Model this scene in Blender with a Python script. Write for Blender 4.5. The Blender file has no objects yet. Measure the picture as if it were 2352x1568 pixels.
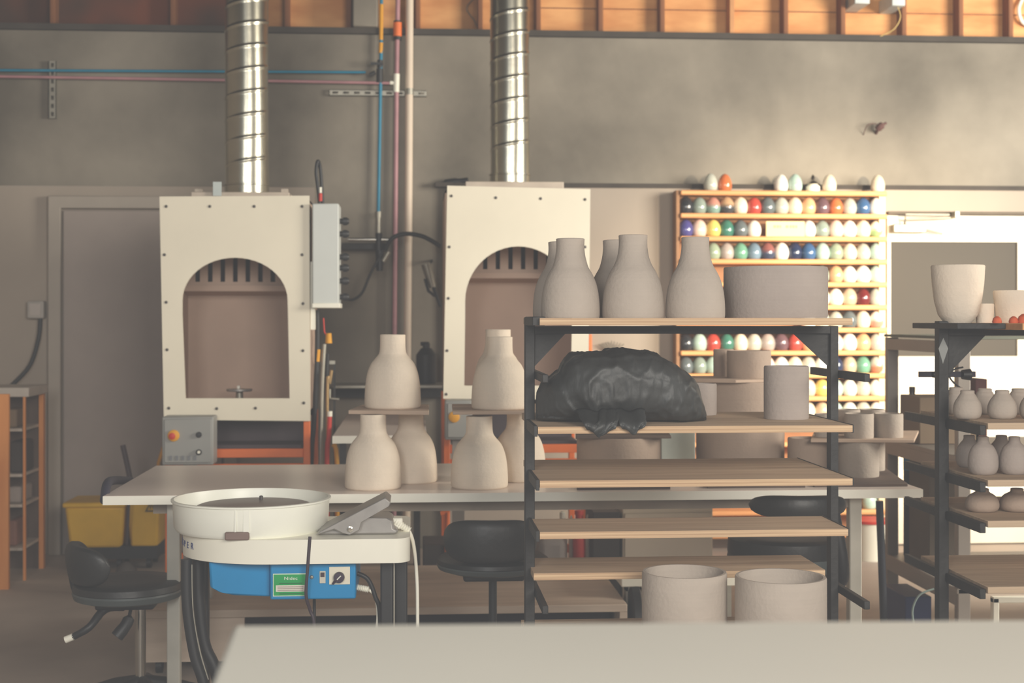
import bpy, math, random
from math import sin, cos, pi, radians
from mathutils import Vector, Matrix, noise
from mathutils.geometry import tessellate_polygon
random.seed(7)
sc = bpy.context.scene
COL = sc.collection

# ------------------------------------------------------------------ survey of the room
F, EYE, YAW = 3267.0, 1.40, radians(4.0)        # 50 mm lens, eye height, camera turned 4 deg right
def ray(px, py):
    u, v = (px-1176)/F, -(py-730)/F
    return Vector((u*cos(YAW)+sin(YAW), cos(YAW)-u*sin(YAW), v))
def at(px, py, Y):                                # measured point on the plane y = Y
    d = ray(px, py); t = Y/d.y
    return Vector((d.x*t, Y, EYE+d.z*t))
def X(px, Y): return at(px, 730, Y).x
def Z(py, px, Y): return at(px, py, Y).z
def S(px, Y): return Y/ray(px, 730).y/F           # metres per pixel there
def onz(px, py, z):
    d = ray(px, py); t = (z-EYE)/d.z
    return Vector((d.x*t, d.y*t, z))

# ------------------------------------------------------------------ mesh collector
class MB:
    def __init__(s, M=None): s.v, s.f, s.sm, s.M = [], [], [], M
    def add(s, vs, fs, smooth=False):
        b = len(s.v)
        for p in vs:
            p = Vector(p)
            s.v.append(s.M @ p if s.M else p)
        for f in fs: s.f.append([b+i for i in f]); s.sm.append(smooth)
        return s
    def box(s, x0, y0, z0, x1, y1, z1):
        x0, x1 = min(x0, x1), max(x0, x1); y0, y1 = min(y0, y1), max(y0, y1); z0, z1 = min(z0, z1), max(z0, z1)
        return s.add([(x0,y0,z0),(x1,y0,z0),(x1,y1,z0),(x0,y1,z0),(x0,y0,z1),(x1,y0,z1),(x1,y1,z1),(x0,y1,z1)],
              [(0,3,2,1),(4,5,6,7),(0,1,5,4),(1,2,6,5),(2,3,7,6),(3,0,4,7)])
    def prism(s, poly, a, b, axis='y', holes=(), smooth=False):
        """poly in the plane across axis, extruded from a to b; for y: poly = (x,z); z: (x,y); x: (y,z)"""
        def mk(p, t):
            return {'y': (p[0], t, p[1]), 'z': (p[0], p[1], t), 'x': (t, p[0], p[1])}[axis]
        loops = [list(poly)]+[list(h) for h in holes]
        tris = tessellate_polygon([[Vector((p[0], p[1], 0)) for p in l] for l in loops])
        flat = [p for l in loops for p in l]; n = len(flat)
        vs = [mk(p, a) for p in flat]+[mk(p, b) for p in flat]
        fs = [tuple(t) for t in tris]+[tuple(i+n for i in reversed(t)) for t in tris]
        k = 0
        for l in loops:
            m = len(l)
            for i in range(m):
                j = (i+1) % m
                fs.append((k+i, k+j, n+k+j, n+k+i))
            k += m
        return s.add(vs, fs, smooth)
    def tube(s, pts, r, n=12, smooth_path=0, cap=True):
        pts = [Vector(p) for p in pts]
        if smooth_path:
            q = []
            P = [pts[0]]+pts+[pts[-1]]
            for i in range(1, len(P)-2):
                for k in range(smooth_path):
                    t = k/smooth_path
                    q.append(.5*((2*P[i])+(P[i+1]-P[i-1])*t+(2*P[i-1]-5*P[i]+4*P[i+1]-P[i+2])*t*t+(3*P[i]-P[i-1]-3*P[i+1]+P[i+2])*t**3))
            pts = q+[pts[-1]]
        rs = r if isinstance(r, (list, tuple)) else [r]*len(pts)
        if len(rs) != len(pts):
            rs = [rs[min(len(rs)-1, int(i*len(rs)/len(pts)))] for i in range(len(pts))]
        vs, fs = [], []
        up = None
        for i, p in enumerate(pts):
            t = (pts[min(i+1, len(pts)-1)]-pts[max(i-1, 0)]).normalized()
            if up is None: up = t.orthogonal().normalized()
            else: up = (up-t*up.dot(t)).normalized()
            w = t.cross(up)
            for k in range(n):
                a = 2*pi*k/n
                vs.append(p+(up*cos(a)+w*sin(a))*rs[i])
        for i in range(len(pts)-1):
            for k in range(n):
                fs.append((i*n+k, i*n+(k+1) % n, (i+1)*n+(k+1) % n, (i+1)*n+k))
        if cap: fs.append(tuple(range(n-1, -1, -1))); fs.append(tuple((len(pts)-1)*n+k for k in range(n)))
        return s.add(vs, fs, True)
    def lathe(s, prof, cx=0, cy=0, n=48, sx=1, sy=1, z=0):
        vs, fs = [], []; m = len(prof)
        for k in range(n):
            a = 2*pi*k/n
            for r, h in prof: vs.append((cx+r*cos(a)*sx, cy+r*sin(a)*sy, z+h))
        for k in range(n):
            k2 = (k+1) % n
            for i in range(m-1):
                fs.append((k*m+i, k2*m+i, k2*m+i+1, k*m+i+1))
        if prof[0][0] > 1e-6: fs.append(tuple(k*m for k in range(n-1, -1, -1)))
        if prof[-1][0] > 1e-6: fs.append(tuple(k*m+m-1 for k in range(n)))
        return s.add(vs, fs, True)

WL = {}                                           # world place of every object
def put(o, parent):
    COL.objects.link(o)
    if parent is not None: o.parent = parent
def tag(o, label=None, cat=None, group=None, kind=None):
    for k, v in (('label', label), ('category', cat), ('group', group), ('kind', kind)):
        if v: o[k] = v
    return o
def obj(name, mb, mat, parent=None, bevel=0, ang=35, label=None, cat=None, group=None, kind=None):
    vs = mb.v
    lo = Vector([min(v[i] for v in vs) for i in range(3)]); hi = Vector([max(v[i] for v in vs) for i in range(3)])
    c = Vector(((lo.x+hi.x)/2, (lo.y+hi.y)/2, lo.z))
    me = bpy.data.meshes.new(name); me.from_pydata([v-c for v in vs], [], mb.f); me.update()
    me.polygons.foreach_set('use_smooth', mb.sm)
    import bmesh
    bm = bmesh.new(); bm.from_mesh(me); bmesh.ops.remove_doubles(bm, verts=bm.verts, dist=1e-5)
    bmesh.ops.recalc_face_normals(bm, faces=bm.faces); bm.to_mesh(me); bm.free()
    me.set_sharp_from_angle(angle=radians(ang))
    me.materials.append(mat)
    o = bpy.data.objects.new(name, me); put(o, parent); WL[o] = c
    o.location = c-(WL[parent] if parent is not None else Vector((0, 0, 0)))
    if bevel:
        b = o.modifiers.new('bevel', 'BEVEL'); b.width = bevel; b.segments = 2; b.limit_method = 'ANGLE'; b.angle_limit = radians(40)
    return tag(o, label, cat, group, kind)
def thing(name, label, cat, loc, group=None, kind=None):
    o = bpy.data.objects.new(name, None); o.empty_display_size = .05; COL.objects.link(o)
    o.location = loc; WL[o] = Vector(loc)
    return tag(o, label, cat, group, kind)

# ------------------------------------------------------------------ materials
def lin(c):
    c = c/255.
    return c/12.92 if c <= .04045 else ((c+.055)/1.055)**2.4
def L(c): return (lin(c[0]), lin(c[1]), lin(c[2]), 1)
MATS = {}
def mat(name, c, rough=.6, metal=0., var=.12, scale=6., bump=0., bscale=60., c2=None, stretch=(1, 1, 1), detail=4, coat=0., emit=None, estr=0., trans=0.):
    if name in MATS: return MATS[name]
    m = bpy.data.materials.new(name); m.use_nodes = True
    N, K = m.node_tree.nodes, m.node_tree.links
    b = N['Principled BSDF']; b.inputs['Roughness'].default_value = rough; b.inputs['Metallic'].default_value = metal
    b.inputs['Coat Weight'].default_value = coat
    if trans: b.inputs['Transmission Weight'].default_value = trans
    tc = N.new('ShaderNodeTexCoord'); mp = N.new('ShaderNodeMapping'); mp.inputs['Scale'].default_value = stretch
    K.new(tc.outputs['Object'], mp.inputs['Vector'])
    no = N.new('ShaderNodeTexNoise'); no.inputs['Scale'].default_value = scale; no.inputs['Detail'].default_value = detail
    K.new(mp.outputs['Vector'], no.inputs['Vector'])
    cr = N.new('ShaderNodeValToRGB'); K.new(no.outputs['Fac'], cr.inputs['Fac'])
    a = L(c); d = L(c2) if c2 else tuple(min(1, x*(1+var)) for x in a[:3])+(1,)
    a2 = a if c2 else tuple(x*(1-var) for x in a[:3])+(1,)
    cr.color_ramp.elements[0].position = .35; cr.color_ramp.elements[1].position = .68
    cr.color_ramp.elements[0].color = a2; cr.color_ramp.elements[1].color = d
    K.new(cr.outputs['Color'], b.inputs['Base Color'])
    if bump:
        n2 = N.new('ShaderNodeTexNoise'); n2.inputs['Scale'].default_value = bscale; n2.inputs['Detail'].default_value = 3
        K.new(mp.outputs['Vector'], n2.inputs['Vector'])
        bp = N.new('ShaderNodeBump'); bp.inputs['Strength'].default_value = bump; bp.inputs['Distance'].default_value = .01
        K.new(n2.outputs['Fac'], bp.inputs['Height']); K.new(bp.outputs['Normal'], b.inputs['Normal'])
    if emit: b.inputs['Emission Color'].default_value = L(emit); b.inputs['Emission Strength'].default_value = estr
    MATS[name] = m
    return m
def clay(name, c, ring=.10):
    """thrown clay: faint horizontal throwing rings"""
    m = mat(name, c, .85, var=.05, scale=9, bump=.15, bscale=90)
    N, K = m.node_tree.nodes, m.node_tree.links
    b = N['Principled BSDF']; cr = [n for n in N if n.type == 'VALTORGB'][0]
    tc = [n for n in N if n.type == 'TEX_COORD'][0]
    mp = N.new('ShaderNodeMapping'); mp.inputs['Scale'].default_value = (.6, .6, 60)
    K.new(tc.outputs['Object'], mp.inputs['Vector'])
    n = N.new('ShaderNodeTexNoise'); n.inputs['Scale'].default_value = 2.2; n.inputs['Detail'].default_value = 3
    K.new(mp.outputs['Vector'], n.inputs['Vector'])
    mr = N.new('ShaderNodeMapRange'); mr.inputs['To Min'].default_value = 1-ring; mr.inputs['To Max'].default_value = 1+ring
    K.new(n.outputs['Fac'], mr.inputs['Value'])
    mx = N.new('ShaderNodeVectorMath'); mx.operation = 'SCALE'
    K.new(cr.outputs['Color'], mx.inputs[0]); K.new(mr.outputs['Result'], mx.inputs['Scale'])
    K.new(mx.outputs['Vector'], b.inputs['Base Color'])
    return m
def plywood(name, c, c2, edge=False):
    st = (1, 1, 110) if edge else (1.2, 22, 22)
    return mat(name, c, .75, c2=c2, scale=1.6 if edge else 2.2, stretch=st, bump=.1, bscale=8)

concrete = mat('concrete_grey', (104, 98, 88), .95, c2=(152, 144, 131), scale=1.1, bump=.35, bscale=9, detail=9)
drywall = mat('painted_drywall', (168, 156, 143), .85, var=.05, scale=1.5, bump=.08, bscale=30)
floor_m = mat('concrete_floor', (162, 149, 138), .7, c2=(184, 170, 158), scale=1.8, bump=.1, bscale=30, detail=8)
darktrim = mat('dark_gap', (70, 64, 58), .9)
doorpaint = mat('grey_door_paint', (160, 148, 140), .6, var=.03)
frame_m = mat('door_frame_paint', (170, 160, 148), .6, var=.03)
whitedoor = mat('cream_door_paint', (232, 220, 200), .5, var=.02)
glassgrey = mat('door_glass_grey', (62, 56, 47), .7, var=.05, scale=2)
ply_warm = mat('warm_plywood', (205, 140, 84), .8, c2=(232, 172, 112), scale=3, stretch=(1, 1, 3), bump=.1, detail=6)
stud_m = mat('stud_timber', (120, 74, 44), .8, c2=(150, 98, 62), scale=4, stretch=(6, 6, .6))
boothm = mat('booth_polymer', (238, 230, 210), .6, var=.03, scale=3)
boothin = mat('booth_inner', (196, 170, 152), .7, var=.06, scale=3)
slotm = mat('dark_slot', (40, 36, 44), .9)
screwm = mat('screw_grey', (90, 86, 84), .4, .6)
galv = mat('galvanised_steel', (186, 182, 166), .27, 1., var=.08, scale=8, bump=.03, bscale=20)
galv2 = mat('dull_zinc', (160, 156, 144), .45, .7, var=.1, scale=10)
blackm = mat('black_steel', (34, 33, 33), .55, .2, c2=(50, 49, 48), scale=14, bump=.1)
blackp = mat('black_plastic', (34, 34, 36), .5, var=.1)
vinyl = mat('black_vinyl', (38, 38, 38), .45, var=.1, scale=8, bump=.1, bscale=40)
bagm = mat('black_bag_plastic', (36, 37, 36), .5, c2=(60, 62, 62), scale=7, bump=.35, bscale=22, detail=8, stretch=(1.6, 1, .7))
plyedge = plywood('plywood_edge', (176, 142, 110), (226, 196, 158), True)
plytop = plywood('plywood_face', (176, 150, 124), (202, 178, 150))
clayA = clay('clay_warm_buff', (234, 219, 200), .03)
clayB = clay('clay_grey', (180, 168, 156), .05)
clayC = clay('clay_cool_grey', (170, 158, 150), .05)
clayD = clay('clay_brown_grey', (170, 150, 134), .04)
laminate = mat('white_laminate', (226, 212, 202), .3, var=.03, scale=2)
lamedge = mat('white_laminate_edge', (246, 243, 230), .4, var=.02)
whitep = mat('white_plastic', (246, 243, 228), .4, var=.02)
whitecool = mat('white_pan_plastic', (246, 246, 234), .35, var=.02, trans=0)
slurry = mat('clay_slurry', (140, 124, 118), .4, var=.1)
bluem = mat('blue_enamel', (0, 134, 192), .4, var=.06)
bluepipe = mat('blue_pipe', (10, 128, 162), .5)
pinkpipe = mat('pink_pipe', (178, 130, 136), .5)
cream_pipe = mat('cream_pipe', (226, 208, 188), .5, var=.03)
yellowm = mat('yellow_tape', (226, 160, 30), .6)
orangem = mat('orange_enamel', (236, 116, 44), .5, var=.08)
redm = mat('red_plastic', (206, 50, 36), .5)
greenm = mat('green_label', (20, 160, 84), .5)
greym = mat('grey_enamel', (150, 150, 146), .5, var=.04)
castgrey = mat('cast_aluminium', (160, 156, 152), .4, .5, var=.08, scale=20)
steelgrey = mat('grey_painted_steel', (150, 142, 134), .5, .2, var=.05)
darkbox = mat('dark_brown_board', (84, 68, 60), .8, c2=(106, 88, 76), scale=4)
cardboard = mat('kraft_cardboard', (140, 120, 98), .85, var=.06, scale=5)
woodcart = mat('raw_cart_board', (190, 172, 154), .8, c2=(212, 194, 176), scale=2.5, stretch=(1, 6, 6))
mopyel = mat('mop_bucket_yellow', (232, 184, 40), .5, var=.08)
inkm = mat('dark_blue_ink', (60, 70, 120), .5)
whiteink = mat('white_ink', (236, 236, 226), .5)
orangewood = mat('orange_shelf_wood', (206, 130, 66), .7, c2=(224, 150, 84), scale=4, stretch=(4, 4, .6))
pineshelf = mat('egg_shelf_pine', (214, 148, 92), .6, c2=(236, 176, 118), scale=3, stretch=(.6, 8, 8))
chrome = mat('chrome_steel', (210, 206, 196), .18, 1.)
warmcream = mat('counter_cream', (206, 203, 192), .45, var=.02, scale=2)
terr = mat('terracotta', (206, 92, 52), .7)
browngl = mat('dark_bottle', (52, 40, 36), .3)

# ------------------------------------------------------------------ setting
WY = 8.6
GAPZ = 2.185
obj('floor', MB().box(-3.6, -2.5, -.1, 6.5, WY+.2, 0), floor_m, kind='structure')
obj('ceiling', MB().box(-3.6, -1.0, 3.62, 6.5, WY+.4, 3.7), mat('ceiling_dark', (60, 52, 46), .9), kind='structure')
obj('wall_left', MB().box(-3.7, 2.0, 0, -3.6, WY+.4, 3.62), drywall, kind='structure')
# concrete tilt-up band above, painted drywall lining below
obj('wall_back', MB().box(-3.6, WY+.06, 0, 6.5, WY+.3, 3.115), concrete, kind='structure')
dx0, dx1 = X(148, WY), X(375, WY)+.35
d2x0, d2x1 = X(2034, WY), X(2034, WY)+1.0
obj('wall_back', MB().box(-3.6, WY, 0, X(722, WY), WY+.06, Z(428, 350, WY)), drywall, kind='structure')
obj('wall_back', MB().box(X(1030, WY), WY, 0, 6.5, WY+.06, Z(432, 1500, WY)), drywall, kind='structure')
obj('ledge_shadow_trim', MB().box(X(1000, WY), WY-.015, Z(432, 1500, WY), 6.5, WY+.07, Z(422, 1500, WY)), darktrim, kind='structure')  # dark strip standing in for the shadow gap along the ledge
obj('trim_2', MB().box(-3.6, WY+.02, 3.115, 6.5, WY+.3, 3.15), darktrim, kind='structure')
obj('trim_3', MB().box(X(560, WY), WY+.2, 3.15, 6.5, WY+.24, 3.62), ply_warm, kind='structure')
obj('trim_5', MB().box(-3.6, WY+.2, 3.15, X(560, WY), WY+.24, 3.62), mat('painted_shade_timber', (62, 50, 42), .9, c2=(120, 62, 38), scale=2.2, detail=2), kind='structure')  # dim left end of the plywood strip, shade painted as darker timber
obj('baseboard_back', MB().box(-3.6, WY-.015, 0, dx0-.12, WY, .09), darktrim, kind='structure')
for i, px in enumerate((110, 390, 655, 800, 960, 1105, 1240, 1385, 1528, 1690, 1815, 1948, 2090, 2222, 2338)):
    x = X(px, WY)
    w = .03
    tag(obj('wall_stud', MB().box(x-w/2, WY+.1, 3.15, x+w/2, WY+.2, 3.62), mat('stud_pale', (206, 148, 98), .8) if px == 1690 else stud_m, bevel=.003),
        'timber wall stud against the plywood strip above the concrete' if px != 1690 else 'paler timber stud on the plywood strip, above the pots on the rack', 'stud', 'timber studs above the concrete wall' if px != 1690 else None)
o = obj('trim_4', MB().box(X(810, WY), WY-.02, 3.15, X(868, WY), WY+.19, 3.62), concrete, kind='structure', bevel=.01)
obj('trim_6', MB().box(X(1240, WY), WY+.192, Z(27, 1800, WY+.2)-.0025, 6.5, WY+.205, Z(27, 1800, WY+.2)+.0025), stud_m, kind='structure')
# left door
d = thing('door_1', None, None, (dx0, WY, 0), kind='structure')
zt = Z(484, 250, WY)
obj('door_leaf', MB().box(dx0, WY-.03, .01, dx1, WY-.001, zt), doorpaint, d, bevel=.004)
fr = MB(); w = .085
fr.prism([(dx0-w, 0), (dx0-.012, 0), (dx0-.012, zt+.012), (dx1+.012, zt+.012), (dx1+.012, 0), (dx1+w, 0), (dx1+w, zt+w), (dx0-w, zt+w)], WY-.05, WY-.001)
obj('door_frame', fr, frame_m, d, bevel=.006)
# right door with half-light
d = thing('door_2', None, None, (d2x0, WY, 0), kind='structure')
zt = 2.03
gx0, gx1 = X(2038, WY), X(2332, WY); gz0, gz1 = Z(818, 2200, WY), Z(556, 2200, WY)
obj('door_leaf', MB().prism([(d2x0, .01), (d2x1, .01), (d2x1, zt), (d2x0, zt)], WY-.035, WY-.001, holes=[[(gx0+.01, gz0), (gx1, gz0), (gx1, gz1), (gx0+.01, gz1)]]), whitedoor, d)
obj('window_pane', MB().box(gx0, WY-.02, gz0-.01, gx1+.01, WY-.012, gz1+.01), glassgrey, d)
fr = MB(); fr.box(d2x0, WY-.05, zt+.005, X(2500, WY), WY-.001, Z(487, 2200, WY)+.0)
obj('door_header', fr, mat('header_shade_grey', (98, 88, 76), .8), d, bevel=.004)  # recess shadow above the door is put into this grey
cl = thing('door_closer', 'silver door closer with long arm at the top of the right-hand door', 'door closer', (X(2150, WY), WY-.04, Z(528, 2150, WY)))
obj('closer_body', MB().box(X(2040, WY), WY-.1, Z(536, 2080, WY), X(2115, WY), WY-.036, Z(517, 2080, WY)), galv2, cl, bevel=.006)
obj('arm', MB().tube([at(2078, 514, WY-.09), at(2080, 492, WY-.12), at(2180, 493, WY-.11)], .008), galv2, cl)
obj('arm', MB().tube([at(2080, 504, WY-.10), at(2183, 500, WY-.11)], .007), galv2, cl)
obj('arm', MB().tube([at(2115, 524, WY-.08), at(2165, 537, WY-.10)], .008), galv2, cl)
obj('bracket', MB().box(X(2176, WY), WY-.125, Z(503, 2180, WY), X(2187, WY), WY-.036, Z(488, 2180, WY)), galv2, cl, bevel=.003)
tag(obj('wire_scrap', MB().tube([at(2012, 306, WY+.062), at(2020, 292, WY), at(2036, 282, WY-.01)], [.010, .022, .008], smooth_path=5).tube([at(2020, 292, WY), at(2010, 284, WY), at(1992, 288, WY), at(1983, 310, WY+.06)], .0025, smooth_path=5), mat('rusty_wire', (96, 66, 62), .8)),
    'small dark scrap of wire sticking out of the upper concrete wall on the right', 'wire')

# junction boxes up on the plywood
for (px, py0, py1, w, lab) in ((1975, -12, 12, 34, 'white junction box on the plywood above the wall, left of its pair'), (2058, -14, 17, 30, 'white junction box with a thin yellow wire, on the plywood above the wall')):
    t = thing('junction_box', lab, 'junction box', at(px, py1, WY+.1))
    obj('housing', MB().box(X(px-w/2, WY), WY-.05, Z(py1, px, WY), X(px+w/2, WY), WY+.2, Z(py0, px, WY)), mat('box_white', (200, 206, 204), .5), t, bevel=.004)
    if w == 30:
        obj('wire', MB().tube([at(2062, 16, WY), at(2068, 40, WY-.02), at(2052, 68, WY-.01), at(2015, 86, WY+.03)], .003, smooth_path=8), mat('yellow_wire', (220, 190, 120), .5), t)
tag(obj('cable_loop', MB().tube([at(1095, -10, WY+.19), at(1072, 18, WY+.17), at(1088, 45, WY+.18), at(1098, 66, WY+.194)], .004, smooth_path=8), mat('grey_cable', (150, 130, 110), .6)), 'thin grey cable looping down the plywood beside the second duct', 'cable')
tag(obj('cable_loop', MB().tube([at(2352, -10, WY+.18), at(2340, 20, WY+.16), at(2348, 50, WY+.16), at(2375, 64, WY+.186)], .012, smooth_path=8), whitep), 'white cable bending at the far right end of the plywood strip', 'cable')

# ------------------------------------------------------------------ wall services
PY = WY+.012
def pipe(name, pts, r, m, label, cat='pipe', Y=PY, joints=(), jm=None):
    t = thing(name, label, cat, at(*pts[0], Y))
    obj('run', MB().tube([at(a, b, Y) for a, b in pts], r), m, t)
    for (a, b, c, d_) in joints:
        obj('coupling', MB().tube([at(a, b, Y), at(c, d_, Y)], r*1.35), jm or m, t)
    return t
pipe('water_pipe', [(-30, 161), (840, 166)], .008, bluepipe, 'thin blue pipe running level across the upper left wall')
pipe('water_pipe', [(-30, 175), (470, 183), (905, 191)], .009, pinkpipe, 'thin pink pipe running level just under the blue one', joints=((896, 190, 908, 191),), jm=whitep)
t = pipe('water_pipe', [(876, -20), (875, 128), (872, 300), (869, 488)], .0105, bluepipe, 'blue vertical pipe with yellow banded top, beside the pink one')
obj('sleeve', MB().tube([at(876, 10, PY), at(875, 92, PY)], .0125), yellowm, t, label='yellow sleeve')
obj('sleeve', MB().tube([at(875, 98, PY), at(874, 122, PY)], .0125), yellowm, t)
v = obj('valve', MB().tube([at(873, 138, PY), at(872, 156, PY)], .016).tube([at(872, 158, PY), at(872, 190, PY)], .02).tube([at(862, 166, PY-.03), at(850, 172, PY-.03)], .012), blackp, t, label='black valve')
obj('lever', MB().box(X(852, PY), PY-.05, Z(152, 860, PY), X(880, PY), PY-.04, Z(146, 860, PY)), blackp, v)
obj('coupling', MB().tube([at(869, 486, PY), at(869, 500, PY)], .02).tube([at(869, 500, PY), at(869, 540, PY)], .015), galv2, t)
t = pipe('water_pipe', [(914, -20), (911, 175), (909, 400), (906, 800), (905, 1240)], .0145, pinkpipe, 'pink vertical pipe with an orange banded collar near the top')
obj('collar', MB().tube([at(913, 48, PY), at(913, 92, PY)], .024), blackp, t)
obj('sleeve', MB().tube([at(913, 52, PY), at(913, 84, PY)], .026), orangem, t)
obj('elbow', MB().tube([at(911, 170, PY), at(910, 212, PY)], .019), whitep, t)
t = pipe('drain_pipe', [(941, -20), (939, 400), (936, 760), (934, 1240)], .0235, cream_pipe, 'thick cream drain pipe running down the wall between the two booths')
obj('clamp', MB().tube([at(940, 204, PY), at(940, 218, PY)], .028), galv2, t)
def strut(p0, p1, label, vertical=False):
    t = thing('strut_channel', label, 'bracket', at(p0[0], p1[1], PY))
    a = at(p0[0], p0[1], WY); b = at(p1[0], p1[1], WY)
    x0, x1 = a.x, b.x; z1, z0 = a.z, b.z
    holes = []
    n = 9 if not vertical else 7
    for i in range(n):
        if vertical:
            h = (z1-z0)/n; zc = z0+h*(i+.5); xc = (x0+x1)/2
            holes.append([(xc-.008, zc-h*.25), (xc+.008, zc-h*.25), (xc+.008, zc+h*.25), (xc-.008, zc+h*.25)])
        else:
            h = (x1-x0)/n; xc = x0+h*(i+.5); zc = (z0+z1)/2
            holes.append([(xc-h*.27, zc-.007), (xc+h*.27, zc-.007), (xc+h*.27, zc+.007), (xc-h*.27, zc+.007)])
    obj('channel_web', MB().prism([(x0, z0), (x1, z0), (x1, z1), (x0, z1)], WY+.028, WY+.031, holes=holes), galv2, t)
    m = MB()
    if vertical: m.box(x0, WY+.028, z0, x0+.003, WY+.0605, z1); m.box(x1-.003, WY+.028, z0, x1, WY+.0605, z1)
    else: m.box(x0, WY+.028, z0, x1, WY+.0605, z0+.003); m.box(x0, WY+.028, z1-.003, x1, WY+.0605, z1)
    obj('channel_side', m, galv2, t)
    return t
strut((757, 204), (980, 220), 'slotted steel strut channel fixed level behind the vertical pipes')
strut((109, 138), (126, 270), 'slotted steel strut channel fixed upright at the far left of the wall', True)
tag(obj('dark_hose', MB().tube([at(1000, 424, PY), at(1030, 420, PY), at(1075, 414, PY-.02)], [.012, .024, .018], smooth_path=6), blackp), 'short black hose lying on the ledge left of the second booth', 'hose')

# socket box with flexible conduit at far left
t = thing('socket_box', 'grey electrical socket box with a black flexible conduit beside the left door', 'socket', at(88, 732, WY-.05))
obj('housing', MB().box(X(69, WY), WY-.07, Z(731, 88, WY), X(107, WY), WY-.001, Z(691, 88, WY)), mat('socket_grey', (176, 170, 162), .5), t, bevel=.008)
obj('cover_plate', MB().box(X(75, WY), WY-.076, Z(725, 88, WY), X(101, WY), WY-.07, Z(697, 88, WY)), mat('socket_cover', (190, 180, 172), .4), t, bevel=.002)
obj('conduit', MB().tube([at(93, 731, WY-.04), at(88, 780, WY-.05), at(68, 840, WY-.06), at(24, 888, WY-.08)], .012, smooth_path=8), blackp, t)

# ------------------------------------------------------------------ spray booths
def booth(Y, TL, TR, BR, BL, arch, cap, bolts, lab, depth=.62, stand_dx=(0, 0), side=True):
    tl, tr, br, bl = [at(p[0], p[1], Y) for p in (TL, TR, BR, BL)]
    root = thing('spray_booth', lab, 'spray booth', ((bl.x+br.x)/2, Y+depth/2, 0))
    acx, acy, rx, ry, lb, rb, by = arch
    op = [at(lb, by, Y), at(acx-rx, acy+30, Y)]
    for k in range(25):
        a = pi-pi*k/24
        op.append(at(acx+rx*cos(a), acy-ry*sin(a), Y))
    op += [at(acx+rx+1, acy+40, Y), at(rb, by, Y)]
    obj('front_panel', MB().prism([(p.x, p.z) for p in (bl, br, tr, tl)], Y-.02, Y, holes=[[(p.x, p.z) for p in op]]), boothm, root)
    x0, x1 = bl.x+.01, br.x-.006; z0, z1 = bl.z+.01, min(tl.z, tr.z)-.01
    yb = Y+depth
    body = MB().box(x0, Y, z0, x0+.012, yb, z1).box(x1-.012, Y, z0, x1, yb, z1).box(x0, Y, z1-.012, x1, yb, z1).box(x0, Y, z0, x1, yb, z0+.03).box(x0, yb-.012, z0, x1, yb, z1)
    obj('cabinet_shell', body, boothin, root)
    # slotted baffle high in the chamber and sloping shelf under it
    zb = Z(by-258, acx, Y+.45); xs = MB()
    ya = Y+.42
    holes = []
    hz0, hz1 = zb, z1-.03
    nsl = 9
    for i in range(nsl):
        xc = x0+.09+(x1-x0-.18)*i/(nsl-1)
        holes.append([(xc-.012, hz0+.02), (xc+.012, hz0+.02), (xc+.012, hz1-.05), (xc-.012, hz1-.05)])
    obj('slotted_baffle', MB().prism([(x0+.012, hz0), (x1-.012, hz0), (x1-.012, hz1), (x0+.012, hz1)], ya, ya+.01, holes=holes), boothin, root)
    obj('baffle_shelf', MB().prism([(ya-.02, hz0), (yb-.012, hz0-.03), (yb-.012, hz0-.05), (ya-.02, hz0-.03)], x0+.012, x1-.012, 'x'), boothin, root)
    obj('slot_void', MB().box(x0+.02, ya+.06, hz0, x1-.02, ya+.065, hz1), slotm, root)
    for (bx, byy) in bolts:
        p = at(bx, byy, Y-.02)
        obj('bolt', MB(Matrix.Translation(p) @ Matrix.Rotation(radians(90), 4, 'X')).lathe([(.0075, 0), (.0075, .003), (.004, .005)], n=12), screwm, root)
    c0, c1, cz0, cz1 = cap
    obj('top_flange', MB().box(X(c0, Y), Y+.06, z1, X(c1, Y), yb-.06, Z(cz0, c0, Y+.06)), mat('flange_cream', (200, 186, 170), .6), root, bevel=.004)
    # orange stand
    st = MB()
    for x in (bl.x+.002, br.x-.035):
        for y in (Y+.0, yb-.04): st.box(x, y, 0, x+.033, y+.033, z0)
    s = obj('stand', st, orangem, root, bevel=.003)
    for zz in (.70, .625, .18): obj('stand_rail', MB().box(bl.x+.036, Y+.005, zz, br.x-.036, Y+.03, zz+.044), orangem, root, bevel=.003)
    obj('water_tray', MB().box(bl.x+.05, Y+.05, .72, br.x-.05, yb-.05, .76).box(bl.x+.05, Y+.3, .76, br.x-.05, Y+.33, z0), mat('tray_dark', (70, 58, 62), .6), root)
    return root, tl, tr, z1, yb
B1Y, B2Y = 7.2, 7.35
b1 = booth(B1Y, (368, 452), (711, 450), (713, 966), (378, 963), (540.5, 690, 121, 98, 427, 666, 914), (434, 662, 440, 452),
      [(382, 474), (482, 474), (584, 474), (694, 474), (378, 585), (694, 585), (382, 694), (696, 697), (384, 803), (696, 805), (388, 937), (498, 938), (587, 937), (698, 925)],
      'cream spray booth with an arched opening, nearer the left door')
b2 = booth(B2Y, (1027, 427), (1355, 435), (1350, 917), (1018, 915), (1190, 692, 122, 126, 1066, 1310, 885), (1070, 1298, 416, 430),
      [(1037, 450), (1139, 454), (1242, 456), (1344, 458), (1032, 567), (1344, 567), (1030, 685), (1027, 805), (1025, 905), (1140, 905)],
      'cream spray booth with an arched opening, partly behind the black pottery rack')
for px, r in ((448, 8), (646, 8)):
    obj('tab', MB().box(X(px, 7.3), 7.28, b1[3], X(px+16, 7.3), 7.32, Z(434, px, 7.3)), mat('flange_cream', (200, 186, 170)), b1[0], bevel=.002)
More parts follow.
